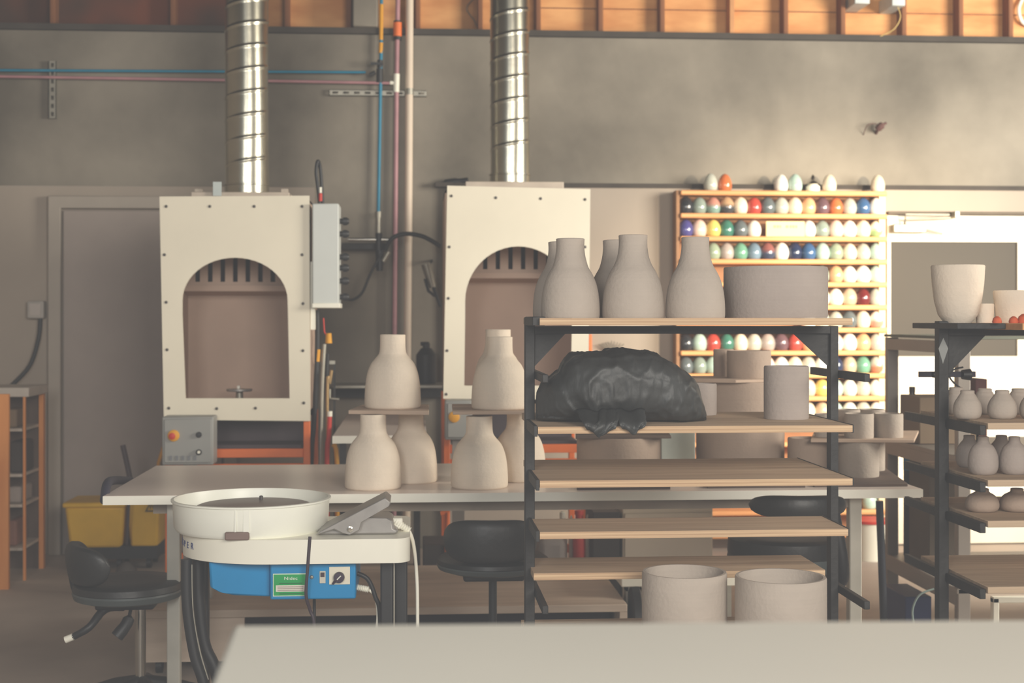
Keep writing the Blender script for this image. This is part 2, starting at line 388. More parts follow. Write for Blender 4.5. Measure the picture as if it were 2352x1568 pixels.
obj('clip_tag', MB().box(X(493, 7.3), 7.24, b1[3]+.02, X(512, 7.3), 7.25, Z(420, 500, 7.3)), mat('pale_blue_tag', (196, 206, 204), .5), b1[0], label='pale tag')
def duct(px, Y, w, z0, ztop, lab, smooth_to):
    R = S(px, Y)*w/2; cx = X(px, Y)
    vs, fs = [], []; n = 72; dz = .006; m = int((ztop-z0)/dz)
    pitch = .118
    for j in range(m+1):
        z = z0+j*dz
        for k in range(n):
            a = 2*pi*k/n
            ph = (z/pitch-k/n) % 1.0
            d_ = min(ph, 1-ph)*pitch
            rr = R+(.0045*max(0, 1-d_/.007) if z > smooth_to else 0)+.0015*sin(3*a+z*4)
            vs.append((cx+rr*cos(a), Y+rr*sin(a), z))
    for j in range(m):
        for k in range(n): fs.append((j*n+k, j*n+(k+1) % n, (j+1)*n+(k+1) % n, (j+1)*n+k))
    t = thing('exhaust_duct', lab, 'duct', (cx, Y, z0))
    obj('spiral_pipe', MB().add(vs, fs, True), galv, t, ang=80)
    obj('collar', MB().lathe([(R+.004, z0), (R+.004, z0+.05), (R+.008, z0+.052), (R+.008, z0+.058), (R+.002, z0+.06)], cx, Y, 48), galv, t)
duct(567, B1Y+.32, 98, Z(440, 567, B1Y+.06), 3.62, 'spiral galvanised exhaust duct rising from the left spray booth', Z(394, 567, 7.5))
duct(1171, B2Y+.32, 90, Z(415, 1171, B2Y+.06), 3.62, 'spiral galvanised exhaust duct rising from the right spray booth', Z(370, 1171, 7.6))
# banding wheel in booth 1
bz = b1[1].z-.0; bz = at(378, 963, B1Y).z+.04
t = thing('banding_wheel', 'small metal banding wheel on the floor of the left spray booth', 'banding wheel', (X(550, 7.4), 7.4, bz))
c = (X(550, 7.4), 7.4)
zt_ = Z(893, 550, 7.4)
obj('base', MB().lathe([(.055, bz), (.05, bz+.01), (.02, bz+.03), (.018, zt_-.012)], *c, 32), galv2, t)
obj('wheel_head', MB().lathe([(.062, zt_-.012), (.066, zt_-.008), (.066, zt_), (0, zt_+.001)], *c, 40), castgrey, t)
obj('sponge', MB().box(c[0]-.012, 7.39, zt_, c[0]+.004, 7.41, zt_+.018), whitep, t, bevel=.003)
# grey switch boxes
def switchbox(Y, x0, x1, y0, y1, knobs, lab, legto=0):
    t = thing('switch_box', lab, 'control box', (X((x0+x1)/2, Y), Y, 0))
    zb, ztp = Z(y1, x0, Y), Z(y0, x0, Y)
    obj('housing', MB().box(X(x0, Y), Y, zb, X(x1, Y), Y+.14, ztp), greym, t, bevel=.006)
    obj('lid', MB().box(X(x0+6, Y), Y-.01, zb+.012, X(x1-4, Y), Y, ztp-.012), greym, t, bevel=.003)
    obj('pedestal', MB().box(X((x0+x1)/2-14, Y), Y+.05, 0, X((x0+x1)/2+14, Y), Y+.1, zb), steelgrey, t)
    for (kx, ky, r, m, nm) in knobs:
        p = at(kx, ky, Y-.01)
        obj(nm, MB(Matrix.Translation(p) @ Matrix.Rotation(radians(90), 4, 'X')).lathe([(r, 0), (r, .01), (r*.8, .014), (r*.8, .014), (0, .015)], n=24), m, t)
    return t
sb = switchbox(7.0, 372, 490, 957, 1068, [(399, 1000, .028, yellowm, 'switch_plate'), (457, 998, .014, blackp, 'button'), (457, 1038, .014, blackp, 'button')], 'grey control box with a red and yellow emergency stop, left of the orange booth stand')
p = at(396, 1001, 6.975)
obj('stop_button', MB(Matrix.Translation(p) @ Matrix.Rotation(radians(90), 4, 'X')).lathe([(.014, 0), (.016, .012), (0, .018)], n=24), redm, sb, label='red stop button')
p = at(457, 1038, 6.975)
obj('button_cap', MB(Matrix.Translation(p) @ Matrix.Rotation(radians(90), 4, 'X')).lathe([(.007, 0), (.007, .006), (0, .006)], n=16), whitep, sb)
for i in range(5):
    obj('legend_mark', MB().box(X(390+i*14, 7), 6.986, Z(1056, 400, 7), X(396+i*14, 7), 6.989, Z(1046, 400, 7)), mat('legend_grey', (120, 122, 126), .5), sb)
sb = switchbox(7.15, 1022, 1085, 920, 1010, [(1043, 957, .028, yellowm, 'switch_plate'), (1043, 957, .012, redm, 'stop_button')], 'grey control box with a yellow stop switch between the two pot groups')
# tall white electrical enclosure right of booth 1
EY = 7.15
t = thing('electrical_enclosure', 'tall white electrical enclosure fixed to the right side of the left spray booth', 'electrical box', at(747, 705, EY))
obj('housing', MB().box(X(717, EY), EY, Z(700, 750, EY), X(778, EY), EY+.22, Z(467, 750, EY)), mat('enclosure_white', (206, 210, 206), .45, var=.02), t, bevel=.006)
obj('bottom_lip', MB().box(X(717, EY), EY-.008, Z(707, 750, EY), X(781, EY), EY+.22, Z(696, 750, EY)), whitep, t, bevel=.003)
obj('mounting_plate', MB().box(X(712, EY), EY+.04, Z(757, 715, EY), X(722, EY), EY+.1, Z(600, 715, EY)), whitep, t)
for y in (508, 537, 590, 615, 645, 682):
    p = at(779, y, EY+.1)
    obj('cable_gland', MB(Matrix.Translation(p) @ Matrix.Rotation(radians(90), 4, 'Y')).lathe([(.014, 0), (.014, .018), (.02, .02), (.02, .038), (.012, .05)], n=16), blackp, t)
hs = obj('supply_hose', MB().tube([at(734, 467, EY+.1), at(730, 430, EY+.1), at(726, 395, EY+.1), at(730, 370, EY+.1), at(736, 390, EY+.12), at(741, 467, EY+.12)], .009, smooth_path=6), blackp, t)
obj('ferrule', MB().tube([at(736, 462, EY+.07), at(736, 444, EY+.07)], .009), redm, hs)
obj('ferrule', MB().tube([at(736, 443, EY+.07), at(736, 430, EY+.07)], .007), whitep, hs)
tag(obj('cable_loop', MB().tube([at(790, 684, 8.4), at(810, 688, 8.4), at(832, 672, 8.4), at(850, 630, 8.4), at(872, 590, 8.4), at(886, 560, 8.4)], .008, smooth_path=8), blackp), 'thin black cable drooping from the air regulator towards the white enclosure', 'cable')
t = thing('air_regulator', 'metal air line regulator with black hose arching over the pipes', 'regulator', at(880, 600, 8.45))
obj('manifold', MB().tube([at(800, 550, 8.42), at(892, 550, 8.42)], .012), chrome, t)
obj('body', MB().tube([at(870, 535, 8.42), at(870, 575, 8.42)], .02).tube([at(872, 575, 8.42), at(872, 622, 8.42)], [.026, .02]), blackp, t)
obj('hose', MB().tube([at(884, 575, 8.38), at(900, 548, 8.36), at(930, 537, 8.36), at(965, 541, 8.36), at(990, 552, 8.36), at(1012, 566, 8.36)], .013, smooth_path=8), blackp, t)
obj('fitting', MB().tube([at(880, 600, 8.38), at(893, 578, 8.38)], .014), galv2, t)
obj('back_rail', MB().box(X(785, 8.5), 8.5, Z(572, 850, 8.5), X(885, 8.5), WY+.06, Z(558, 850, 8.5)), blackm, t)
# spray gun hanging
t = thing('spray_gun', 'grey spray gun hanging on the wall left of the right booth', 'spray gun', at(985, 620, 8.4))
obj('body', MB().tube([at(978, 606, 8.4), at(988, 640, 8.4), at(994, 660, 8.4)], [.03, .026, .02]), galv2, t)
obj('trigger', MB().tube([at(976, 640, 8.38), at(984, 668, 8.38), at(1000, 680, 8.38)], .009), blackp, t)
obj('hose', MB().tube([at(994, 655, 8.4), at(1004, 682, 8.4), at(1012, 704, 8.4)], .011), blackp, t)
obj('hook', MB().tube([at(985, 608, 8.4), at(992, 600, 8.45), at(992, 598, WY+.062)], .007), blackp, t)
# wall shelf and spray bottle
t = thing('wall_shelf', 'narrow metal wall shelf behind the stacked pots on the left', 'shelf', at(890, 905, 8.3))
zsh = Z(883, 900, 8.3)
obj('shelf_board', MB().box(X(765, 8.3), 8.25, zsh-.02, X(1022, 8.3), WY-.02, zsh), galv2, t, bevel=.004)
obj('back_rail', MB().box(X(765, 8.3), WY-.03, zsh-.09, X(1022, 8.3), WY+.06, zsh-.03), blackm, t)
t = thing('spray_bottle', 'black spray bottle standing on the narrow wall shelf', 'bottle', (X(979, 8.4), 8.4, zsh))
obj('bottle_body', MB().lathe([(.055, zsh), (.06, zsh+.02), (.06, zsh+.17), (.03, zsh+.21)], X(979, 8.4), 8.4, 32), blackp, t)
obj('spray_head', MB().tube([(X(979, 8.4), 8.4, zsh+.21), (X(979, 8.4), 8.4, zsh+.24)], .022).tube([(X(966, 8.4), 8.4, zsh+.235), (X(985, 8.4), 8.4, zsh+.235)], .012), blackp, t)

# hoses and handles gathered under the enclosure
HY = 7.35
def pole(name, pts, r, m, lab, cat, Y=HY, grip=None):
    t = thing(name, lab, cat, (at(*pts[-1], Y).x, Y, 0))
    P = [at(a, b, Y) for a, b in pts]; P.append(Vector((P[-1].x, Y, .01)))
    obj('shaft', MB().tube(P, r, smooth_path=4), m, t)
    if grip:
        obj('grip', MB().tube([at(*grip[0], Y-.001), at(*grip[1], Y-.001)], grip[2]), grip[3], t)
    return t
pole('drain_hose', [(728, 712), (729, 800), (722, 960), (715, 1062)], .013, blackp, 'thick black hose hanging down the right edge of the left booth', 'hose')
pole('hand_tool', [(745, 790), (740, 880), (738, 960), (736, 1062)], .011, galv2, 'grey metal tool handle leaning beside the black hose', 'tool', grip=((731, 802), (729, 830), .012, yellowm))
pole('hand_tool', [(752, 812), (750, 880), (754, 960), (752, 1062)], .012, blackm, 'black tool handle leaning between grey and red handles', 'tool', 7.42)
pole('hand_tool', [(757, 945), (755, 1000), (751, 1062)], .013, redm, 'red tool handle with a white tip leaning right of the left booth', 'tool', 7.3, grip=((757, 944), (757, 956), .014, whitep))
pole('hand_tool', [(764, 1020), (774, 1062)], .012, yellowm, 'short yellow-brown handle leaning under the small white side table', 'tool', 7.3)
pole('hand_tool', [(762, 850), (757, 880), (752, 900)], .008, mat('brass_rod', (176, 146, 100), .4, .5), 'thin brass coloured rod leaning right of the black tool handle', 'tool', 7.3)
t = thing('trigger_gun', 'yellow ear tag on a red cord hanging under the white enclosure', 'tag', at(755, 790, 7.4))
obj('cord', MB().tube([at(743, 730, 7.4), at(745, 762, 7.4), at(753, 775, 7.4)], .004), redm, t)
obj('tag_body', MB().tube([at(755, 765, 7.4), at(755, 788, 7.4)], [.014, .018]), yellowm, t)
tag(t); t.name = 'hanging_tag'; t['label'] = 'yellow tag on a red cord hanging under the white enclosure'
t = thing('tool_rack', 'metal hook rail holding handles right of the left booth', 'rack', at(745, 835, 7.5))
obj('rail', MB().box(X(728, 7.45), 7.44, Z(836, 740, 7.45), X(770, 7.45), 7.46, Z(828, 740, 7.45)), galv2, t)
obj('hook', MB().tube([at(757, 893, 7.4), at(757, 915, 7.4), at(779, 917, 7.4)], .008), galv2, t)
obj('upright', MB().box(X(766, 7.45), 7.45, 0, X(770, 7.45), 7.47, Z(828, 740, 7.45)), blackm, t)

t = thing('hanging_tool', 'orange handled tool hanging on the wall right of the second booth', 'tool', at(1354, 870, WY-.03))
obj('tool_handle', MB().tube([at(1354, 768, WY-.02), at(1355, 866, WY-.02)], .014), orangem, t)
obj('hook', MB().tube([at(1354, 770, WY-.02), at(1354, 762, WY+.0)], .006), galv2, t)
t = thing('brush', 'grey bristly brush head hanging upright above the black bundle', 'brush', at(1405, 830, WY-.03))
m = MB()
for k in range(9):
    m.tube([at(1405, 812, WY-.03), at(1405+(k-4)*7, 782-abs(4-k)*-2, WY-.03)], .003, n=6)
obj('bristles', m, galv2, t)
obj('brush_handle', MB().tube([at(1405, 812, WY-.03), at(1405, 850, WY-.02), at(1405, 856, WY)], .009), blackp, t)
# small white side table between the booths
SY0, SY1 = 6.65, 8.15
zs = Z(1000, 800, SY0)
t = thing('side_table', 'small white side table behind the left stack of pots', 'table', (X(860, 6.9), 6.9, 0))
obj('tabletop', MB().box(X(764, SY0), SY0, zs-.035, X(980, SY0), SY1, zs), laminate, t, bevel=.003)
obj('edge_band', MB().box(X(764, SY0)-.001, SY0-.004, zs-.036, X(980, SY0), SY0, zs-.002), lamedge, t)
for x in (X(764, SY0)+.03, X(980, SY0)-.06):
    for y in (SY0+.04, SY1-.07): obj('leg', MB().box(x, y, 0, x+.03, y+.03, zs-.035), blackm, t)

# ------------------------------------------------------------------ main white table
TZ = .791; TX0, TX1, TY0, TY1 = -1.055, X(2119, 4.95), 4.95, 5.96
t = thing('work_table', 'long white laminate table crossing the middle of the room', 'table', ((TX0+TX1)/2, 5.4, 0))
obj('tabletop', MB().box(TX0, TY0+.003, TZ-.03, TX1, TY1, TZ), laminate, t)
obj('edge_band', MB().box(TX0-.002, TY0, TZ-.031, TX1+.002, TY0+.004, TZ-.001), lamedge, t)
obj('apron', MB().box(TX0+.15, TY0+.1, TZ-.075, TX1-.2, TY0+.14, TZ-.03).box(TX0+.15, TY1-.14, TZ-.075, TX1-.2, TY1-.1, TZ-.03), mat('apron_dark', (150, 138, 124), .7), t)
lx0 = X(385, 5.05); lx1 = X(1948, 5.05)
for x in (lx0, lx1):
    for y in (5.03, TY1-.12): obj('leg', MB().box(x, y, 0, x+.045, y+.045, TZ-.03), mat('pale_leg', (196, 192, 180), .5), t, bevel=.004)
tag(obj('hanging_strap', MB().tube([at(300, 1104, 5.7), at(262, 1103, 5.35), at(246, 1112, 5.1), at(240, 1150, 5.0)], .016, smooth_path=8), mat('navy_strap', (48, 46, 62), .7)),
    'thick dark strap hooked around the left edge of the long white table', 'strap')

# ------------------------------------------------------------------ pots
def bottle_profile(h, nr, br, kind):
    if kind == 'a':   # short cylindrical neck, round shoulder
        pts = [(br*.93, 0), (br*.985, .02), (br, .07), (br*.995, .18), (br*.965, .34), (br*.90, .48), (br*.78, .60), (br*.62, .68), (nr*1.12, .735), (nr*1.03, .79), (nr, .88), (nr*1.0, 1.0)]
    elif kind == 't': # tall bottle with sloping shoulder
        pts = [(br*.98, 0), (br*.998, .03), (br, .12), (br*.985, .22), (br*.95, .33), (br*.88, .44), (br*.76, .55), (br*.62, .64), (nr*1.16, .72), (nr*1.06, .80), (nr*1.0, .9), (nr*1.02, 1.0)]
    else:             # egg bodied little bottle with narrow neck
        pts = [(br*.70, 0), (br*.86, .06), (br*.97, .17), (br, .32), (br*.96, .48), (br*.86, .62), (br*.70, .74), (nr*1.25, .84), (nr*1.05, .91), (nr*1.05, 1.0)]
    out = []
    P = [pts[0]]+pts+[pts[-1]]
    for i in range(1, len(P)-2):
        for k in range(4):
            u = k/4
            f = lambda a, b, c, d_: .5*((2*b)+(c-a)*u+(2*a-5*b+4*c-d_)*u*u+(3*b-a-3*c+d_)*u**3)
            out.append((f(P[i-1][0], P[i][0], P[i+1][0], P[i+2][0]), h*f(P[i-1][1], P[i][1], P[i+1][1], P[i+2][1])))
    out.append((pts[-1][0], h))
    rt = out[-1][0]
    out += [(rt-.003, h+.0015), (rt-.006, h), (rt-.008, h*.85), (br*.7, h*.5), (br*.8, h*.1), (0, h*.06)]
    return out
def pot(px, Y, z0, h, nr, br, kind, m, lab, cat='bottle', name='clay_bottle', group=None):
    cx = X(px, Y)
    return obj(name, MB().lathe(bottle_profile(h, nr, br, kind), cx, Y, 64, z=z0), m, ang=50, label=lab, cat=cat, group=group)
def cyl(px, Y, z0, h, r, m, lab, taper=1., name='clay_cylinder', wall=.008, group=None, cx=None):
    cx = X(px, Y) if cx is None else cx
    pr = [(r*taper*.985, 0), (r*taper, .006), (r*(taper+1)/2*1.004, h*.5), (r, h-.004), (r-.002, h), (r-wall+.002, h), (r-wall, h-.004), (r*taper-wall, .015), (0, .014)]
    return obj(name, MB().lathe(pr, cx, Y, 72, z=z0), m, ang=50, label=lab, cat='pot', group=group)
UP = 'unglazed clay bottles stacked on the white table'
# left group
def zof(py, px, Y): return Z(py, px, Y)
pot(857, 5.12, TZ, .263, .046, .101, 'a', clayA, 'buff clay bottle at the front of the left stack, under the board', group=UP)
pot(944, 5.31, TZ, .263, .046, .098, 'a', clayA, 'buff clay bottle at the back right of the left stack, under the board', group=UP)
bz = TZ+.265
def board(name, pts, z0, th, m, lab, cat='board', group=None):
    return obj(name, MB().prism([(p[0], p[1]) for p in pts], z0, z0+th, 'z'), m, bevel=.002, label=lab, cat=cat, group=group)
board('ware_board', [(X(800, 5.12), 5.12), (X(985, 5.05), 5.05), (X(985, 5.45), 5.45), (X(832, 5.45), 5.45)], bz, .014, mat('fibre_board', (190, 166, 146), .8, var=.05), 'thin brown square board between the upper and lower bottles of the left stack')
pot(902, 5.24, bz+.014, .268, .0465, .103, 'a', clayA, 'buff clay bottle standing alone on top of the left stack', group=UP)
# second group
pot(1101, 5.12, TZ, .255, .047, .103, 'a', clayA, 'buff clay bottle at the front of the second stack, left of the black rack post', group=UP)
pot(1192, 5.33, TZ, .262, .046, .101, 'a', clayA, 'buff clay bottle partly behind the left post of the black rack', group=UP)
board('ware_board', [(X(1040, 5.06), 5.06), (X(1235, 5.06), 5.06), (X(1235, 5.5), 5.5), (X(1038, 5.5), 5.5)], bz, .012, mat('fibre_board', (190, 166, 146)), 'thin brown square board between the bottles of the second stack')
pot(1148, 5.20, bz+.012, .262, .0465, .104, 'a', clayA, 'buff clay bottle in front on top of the second stack, beside the rack post', group=UP)
pot(1144, 5.42, bz+.012, .287, .048, .095, 'a', clayA, 'buff clay bottle peeping out behind the top bottle of the second stack', group=UP)

# pots on the white table behind the rack
AY = 5.55
board('ware_board', [(X(1325, 5.0), 5.0), (X(1540, 5.0), 5.0), (X(1530, 5.85), 5.85), (X(1325, 5.85), 5.85)], TZ, .012, darkbox, 'dark ware board on the white table under the low cylinder behind the rack')
board('ware_board', [(X(1625, 5.02), 5.02), (X(1850, 5.02), 5.02), (X(1810, 5.85), 5.85), (X(1610, 5.85), 5.85)], TZ, .012, darkbox, 'dark ware board on the white table under the large brown cylinder')
board('ware_board', [(X(1870, 5.03), 5.03), (X(2085, 5.03), 5.03), (X(2030, 5.6), 5.6), (X(1850, 5.6), 5.6)], TZ, .012, darkbox, 'dark ware board at the right end of the white table under the clay pots')
zA = TZ+.012
topA = Z(874, 1700, AY)
cyl(1700, AY, zA, topA-zA, S(1700, AY)*100, clayD, 'large brown-grey clay cylinder on the white table behind the rack, board on its rim', name='clay_cylinder', wall=.012)
board('ware_board', [(X(1590, AY-.12), AY-.12), (X(1690, AY-.2), AY-.2), (X(1795, AY-.12), AY-.12), (X(1780, AY+.2), AY+.2), (X(1572, AY+.2), AY+.2)], topA, .012, mat('fibre_board', (190, 166, 146)), 'thin board resting on the large brown clay cylinder')
cyl(1720, AY-.02, topA+.012, .108, S(1720, AY)*50, clayD, 'small brown-grey clay cylinder on the board above the large one, right')
cyl(1662, AY+.14, topA+.012, .11, S(1662, AY)*24, clayD, 'narrow brown-grey clay cylinder on the board above the large one, left')
topB = Z(1000, 1420, AY)
cyl(1421, AY, zA, topB-zA, S(1421, AY)*96, clayD, 'low wide brown clay cylinder on the white table behind the second shelf', wall=.012)
board('ware_board', [(X(1322, AY-.15), AY-.15), (X(1542, AY-.15), AY-.15), (X(1530, AY+.2), AY+.2), (X(1322, AY+.2), AY+.2)], topB, .01, darkbox, 'dark thin board lying on the low wide brown cylinder')
tag(obj('paper_box', MB().box(X(1519, 5.8), 5.8, TZ, X(1597, 5.8), 5.93, Z(990, 1550, 5.8)), mat('pale_box', (206, 212, 200), .6), bevel=.003), 'pale greenish white box standing between the brown clay cylinders', 'box')
cyl(1855, 5.35, zA, Z(1005, 1855, 5.35)-zA, S(1855, 5.3)*46, clayD, 'brown-grey clay cylinder half hidden behind the right rack post', wall=.01)
CY = 5.28
topC = Z(1012, 1971, CY)
cyl(1971, CY, zA, topC-zA, S(1971, CY)*47, clayB, 'grey clay cylinder at the right end of the white table, under the board')
cyl(2000, 5.48, zA, topC-zA, S(2000, 5.45)*32, clayB, 'grey clay cylinder behind the one at the right end of the white table', cx=X(2000, 5.48))
board('ware_board', [(X(1862, CY-.06), CY-.06), (X(2100, CY-.1), CY-.1), (X(2110, CY+.32), CY+.32), (X(1870, CY+.34), CY+.34)], topC, .012, mat('fibre_board', (190, 166, 146)), 'thin board on the grey cylinders at the right end of the white table')
zC = topC+.012
def rimcup(px, Y, w, h, lab):
    r = S(px, Y)*w/2
    t = cyl(px, Y, zC, h, r, clayB, lab, name='clay_cup', wall=.006)
rimcup(1973, CY, 66, .092, 'grey clay cup on the board at the table end, left of the front pair')
rimcup(2041, CY+.02, 65, .09, 'grey clay cup on the board at the table end, right of the front pair')
rimcup(1893, CY+.05, 44, .088, 'grey clay cup on the board at the table end, just right of the rack post')
rimcup(1945, CY+.2, 60, .094, 'grey clay cup on the board at the table end, rear one')
rimcup(2003, CY+.22, 58, .093, 'grey clay cup on the board at the table end, rear right one')

# ------------------------------------------------------------------ black rack
RF, RB, RM = 3.70, 4.25, 3.98
rx0, rx1 = X(1205, RM), X(1912, RM)
t = thing('pottery_rack', 'black steel pottery rack with plywood shelves in the middle of the picture', 'rack', ((rx0+rx1)/2, RM, 0))
ztop = 1.380
pw = .027
obj('post', MB().box(rx0, RM-.02, .0, rx0+pw, RM+.02, Z(728, 1210, RM)), blackm, t, bevel=.002)
pr0 = X(1903, RM)
obj('post', MB().box(pr0, RM-.02, .0, pr0+pw-.004, RM+.02, ztop-.003), blackm, t, bevel=.002)
obj('cross_beam', MB().box(rx0+pw, RM-.02, ztop-.0245, pr0, RM+.02, ztop-.003), blackm, t, bevel=.001)
g = MB()
gz = ztop-.0245
g.prism([(rx0+pw, gz), (X(1298, RM), gz), (rx0+pw, Z(842, 1230, RM))], RM-.003, RM+.003)
obj('gusset', g, blackm, t)
obj('gusset', MB().prism([(pr0, gz), (X(1822, RM), gz), (pr0, Z(842, 1900, RM))], RM-.003, RM+.003), blackm, t)
obj('foot', MB().box(rx0-.01, RB+.1, 0, rx0+pw+.01, RF-.15, .04), blackm, t, bevel=.004)
obj('foot', MB().box(pr0-.01, RB+.1, 0, pr0+pw+.01, RF-.15, .04), blackm, t, bevel=.004)
SHZ = [1.3995, Z(978, 1600, RF), Z(1101, 1600, RF), Z(1218, 1600, RF), Z(1312, 1600, 3.86), .50]
sx0, sx1 = X(1240, RF), X(1958, RF)
TH = .0183
def rail(x, z, y0=RF+.005, y1=RB-.01, h=.022):
    obj('shelf_rail', MB().box(x-.008, y0, z-h, x+.008, y1, z), blackm, t, bevel=.002)
specs = [(SHZ[0], RF, RB, sx0, sx1), (SHZ[1], RF, RB, sx0-.005, sx1+.0), (SHZ[2], RF, RB, sx0, sx1-.0), (SHZ[3], RF, 3.945, sx0, X(1948, RF)), (SHZ[4], 3.86, 4.11, X(1226, 3.86), X(1895, 3.86)), (SHZ[5], RF-.27, RB-.02, X(1232, RF), X(1955, RF))]
names = ['topmost plywood shelf board of the black rack, under the tall bottles', 'plywood shelf board of the black rack carrying the black plastic bundle', 'empty plywood shelf board of the black rack just below the bundle shelf', 'empty plywood shelf board of the black rack level with the dark stool', 'narrow plywood shelf board of the black rack just behind the big cylinders', 'lowest plywood shelf board of the black rack carrying the two big cylinders']
for i, (z, y0, y1, x0, x1) in enumerate(specs):
    s = thing('shelf_board', names[i], 'shelf board', ((x0+x1)/2, y0, z-TH), group='plywood shelf boards of the black rack')
    obj('board_face', MB().box(x0, y0+.002, z-TH+.0003, x1, y1, z), plytop, s)
    obj('ply_edge', MB().box(x0, y0-.001, z-TH, x1, y0+.002, z-.0003), plyedge, s, label='layered plywood front edge')
    zr = z-TH if i == 0 else z-.004
    if i: 
        if i < 4:
            obj('shelf_rail', MB().box(x0-.010, y0+.004, z-.026, x0-.0005, RM-.02, z+.002), blackm, t, bevel=.001)
            obj('shelf_rail', MB().box(x1+.0005, y0+.001, z-TH-.002, x1+.004, y1, z+.0015), blackm, t, bevel=.0005)
    else:
        obj('shelf_rail', MB().box(rx0, RF+.02, z-.02, rx0+.022+.012, RM-.02, z+.004), blackm, t, bevel=.002)
for zr, sides in ((1.251, (0, 1)), (.642, (0, 1))):
    for s_ in sides:
        x = (rx0+pw+.008, pr0+pw+.004)[s_]
        a = RF+.03
        obj('shelf_rail', MB().box(x-.008, a, zr-.022, x+.008, RB, zr), blackm, t, bevel=.002)
# pots on top
zt0 = SHZ[0]+.0005
GT = 'tall grey clay bottles on top of the black rack'
pot(1310, 3.83, zt0, .2135, .0378, .0795, 't', clayB, 'tall grey clay bottle in front at the left end of the rack top', group=GT)
pot(1290, 4.03, zt0, .215, .0375, .082, 't', clayB, 'tall grey clay bottle behind at the left end of the rack top', group=GT)
pot(1454, 3.83, zt0, .2235, .0385, .0835, 't', clayB, 'tallest grey clay bottle, in the middle of the rack top', group=GT)
pot(1416, 4.06, zt0, .222, .0385, .081, 't', clayB, 'tall grey clay bottle behind the middle one on the rack top', group=GT)
pot(1597, 3.83, zt0, .2185, .0375, .0805, 't', clayB, 'tall grey clay bottle on the rack top next to the wide cylinder', group=GT)
cyl(1781, 3.99, zt0, .144, S(1781, 3.99)*118, clayC, 'wide grey clay cylinder at the right end of the rack top', wall=.01)
# second shelf
z2 = SHZ[1]+.0005
cyl(1806, 3.95, z2, Z(840, 1806, 3.95)-z2, S(1806, 3.95)*51, clayC, 'grey clay cylinder on the bundle shelf near the right gusset')
cyl(1612, 4.13, z2, Z(880, 1612, 4.13)-z2, S(1612, 4.13)*34, clayC, 'small grey clay cylinder just behind the black plastic bundle')
# black bundle
import mathutils
outline = [(1230, 930, 975), (1234, 895, 975), (1250, 872, 975), (1282, 850, 975), (1296, 828, 975), (1310, 815, 975), (1335, 812, 975), (1390, 811, 975), (1402, 804, 976), (1480, 803, 976), (1505, 812, 976), (1530, 826, 976), (1560, 850, 976), (1585, 872, 976), (1600, 892, 975), (1610, 920, 975), (1616, 940, 974)]
BY = 3.92
def lerp_outline(u):
    px = 1229+u*389
    o_ = outline
    if px <= o_[0][0]: return px, 945+0*px
    for a, b in zip(o_, o_[1:]):
        if px <= b[0]:
            k = (px-a[0])/(b[0]-a[0]); return px, a[1]+(b[1]-a[1])*k
    return px, 960
mb = MB(); vs, fs = [], []; NU, NV = 170, 110
kx = X(1425, BY)
for i in range(NU+1):
    u = i/NU
    px, py = lerp_outline(u)
    topz = Z(py, px, BY); e = max(.02, 1-abs(2*u-1)**3.2)
    h = max(.012, (topz-z2))
    wy = .165*(e**.5)
    for j in range(NV):
        a = 2*pi*j/NV
        ca, sa = cos(a), sin(a)
        yy = math.copysign(abs(ca)**.75, ca)*wy
        zz = z2+h*(.5+.5*math.copysign(abs(sa)**.62, sa))
        xx = X(px, BY)
        p = Vector((xx, BY-yy*1.0, zz))
        ang = math.atan2(zz-z2+.02, (xx-kx)*.8)
        rd = math.hypot(xx-kx, zz-z2)
        front = max(0, ca)
        q_ = noise.noise(Vector((ang*4.2+noise.noise(p*6)*2.0+noise.noise(p*15)*.5, rd*9, 3.1)))
        fold = (1-min(1, abs(q_)*3.4))*.013*front*min(1, rd*7)*max(0, .45+1.1*noise.noise(p*6+Vector((9, 2, 4))))
        rg = noise.noise(p*10+Vector((5, 1, 2)))
        wr = (1-min(1, abs(rg)*5))*.006+noise.noise(p*5)*.011+(1-min(1, abs(noise.noise(p*22))*4))*.0035+noise.noise(p*45)*.0015
        n_ = Vector((0, -ca, sa*.7)).normalized()
        k = .3 if zz < z2+.01 else 1
        p += n_*(fold*.9+wr-.004)*k
        p.x += noise.noise(p*13)*.006
        p.z = max(z2+.0005, p.z)
        vs.append(p)
for i in range(NU):
    for j in range(NV): fs.append((i*NV+j, i*NV+(j+1) % NV, (i+1)*NV+(j+1) % NV, (i+1)*NV+j))
fs.append(tuple(range(NV))); fs.append(tuple(NU*NV+j for j in range(NV-1, -1, -1)))
bundle = obj('wrapped_clay_bundle', MB().add(vs, fs, True), bagm, ang=70, label='lumpy bundle wrapped in crumpled black plastic on the second shelf', cat='bundle')
fl = MB()
def flap(xa, xb, xc, xd, tip, n=14):
    # lies on the board, turns over the front edge and hangs down
    vs, fs = [], []
    for i in range(n+1):
        u = i/n
        for j in range(n+1):
            v_ = j/n
            xt = xa*(1-u)+xb*u; xl = xc*(1-u)+xd*u
            x = X(xt*(1-v_)+xl*v_, RF)
            if v_ < .45: y, z = RF+.075*(1-v_/.45)-.010, z2+.010+.03*(1-v_/.45)
            else:
                k = (v_-.45)/.55
                y, z = RF-.010-.004*sin(k*3), z2+.010-k*(tip+.012*sin(u*pi))
            w_ = .006*sin(u*pi*2.6+v_*3)*(.4+v_)
            vs.append((x+.004*noise.noise(Vector((x*40, y*40, z*40))), y-abs(w_), z+.004*sin(u*9)))
    for i in range(n):
        for j in range(n): fs.append((i*(n+1)+j, (i+1)*(n+1)+j, (i+1)*(n+1)+j+1, i*(n+1)+j+1))
    fl.add(vs, fs, True)
flap(1330, 1425, 1345, 1412, .018)
flap(1415, 1490, 1428, 1474, .016)
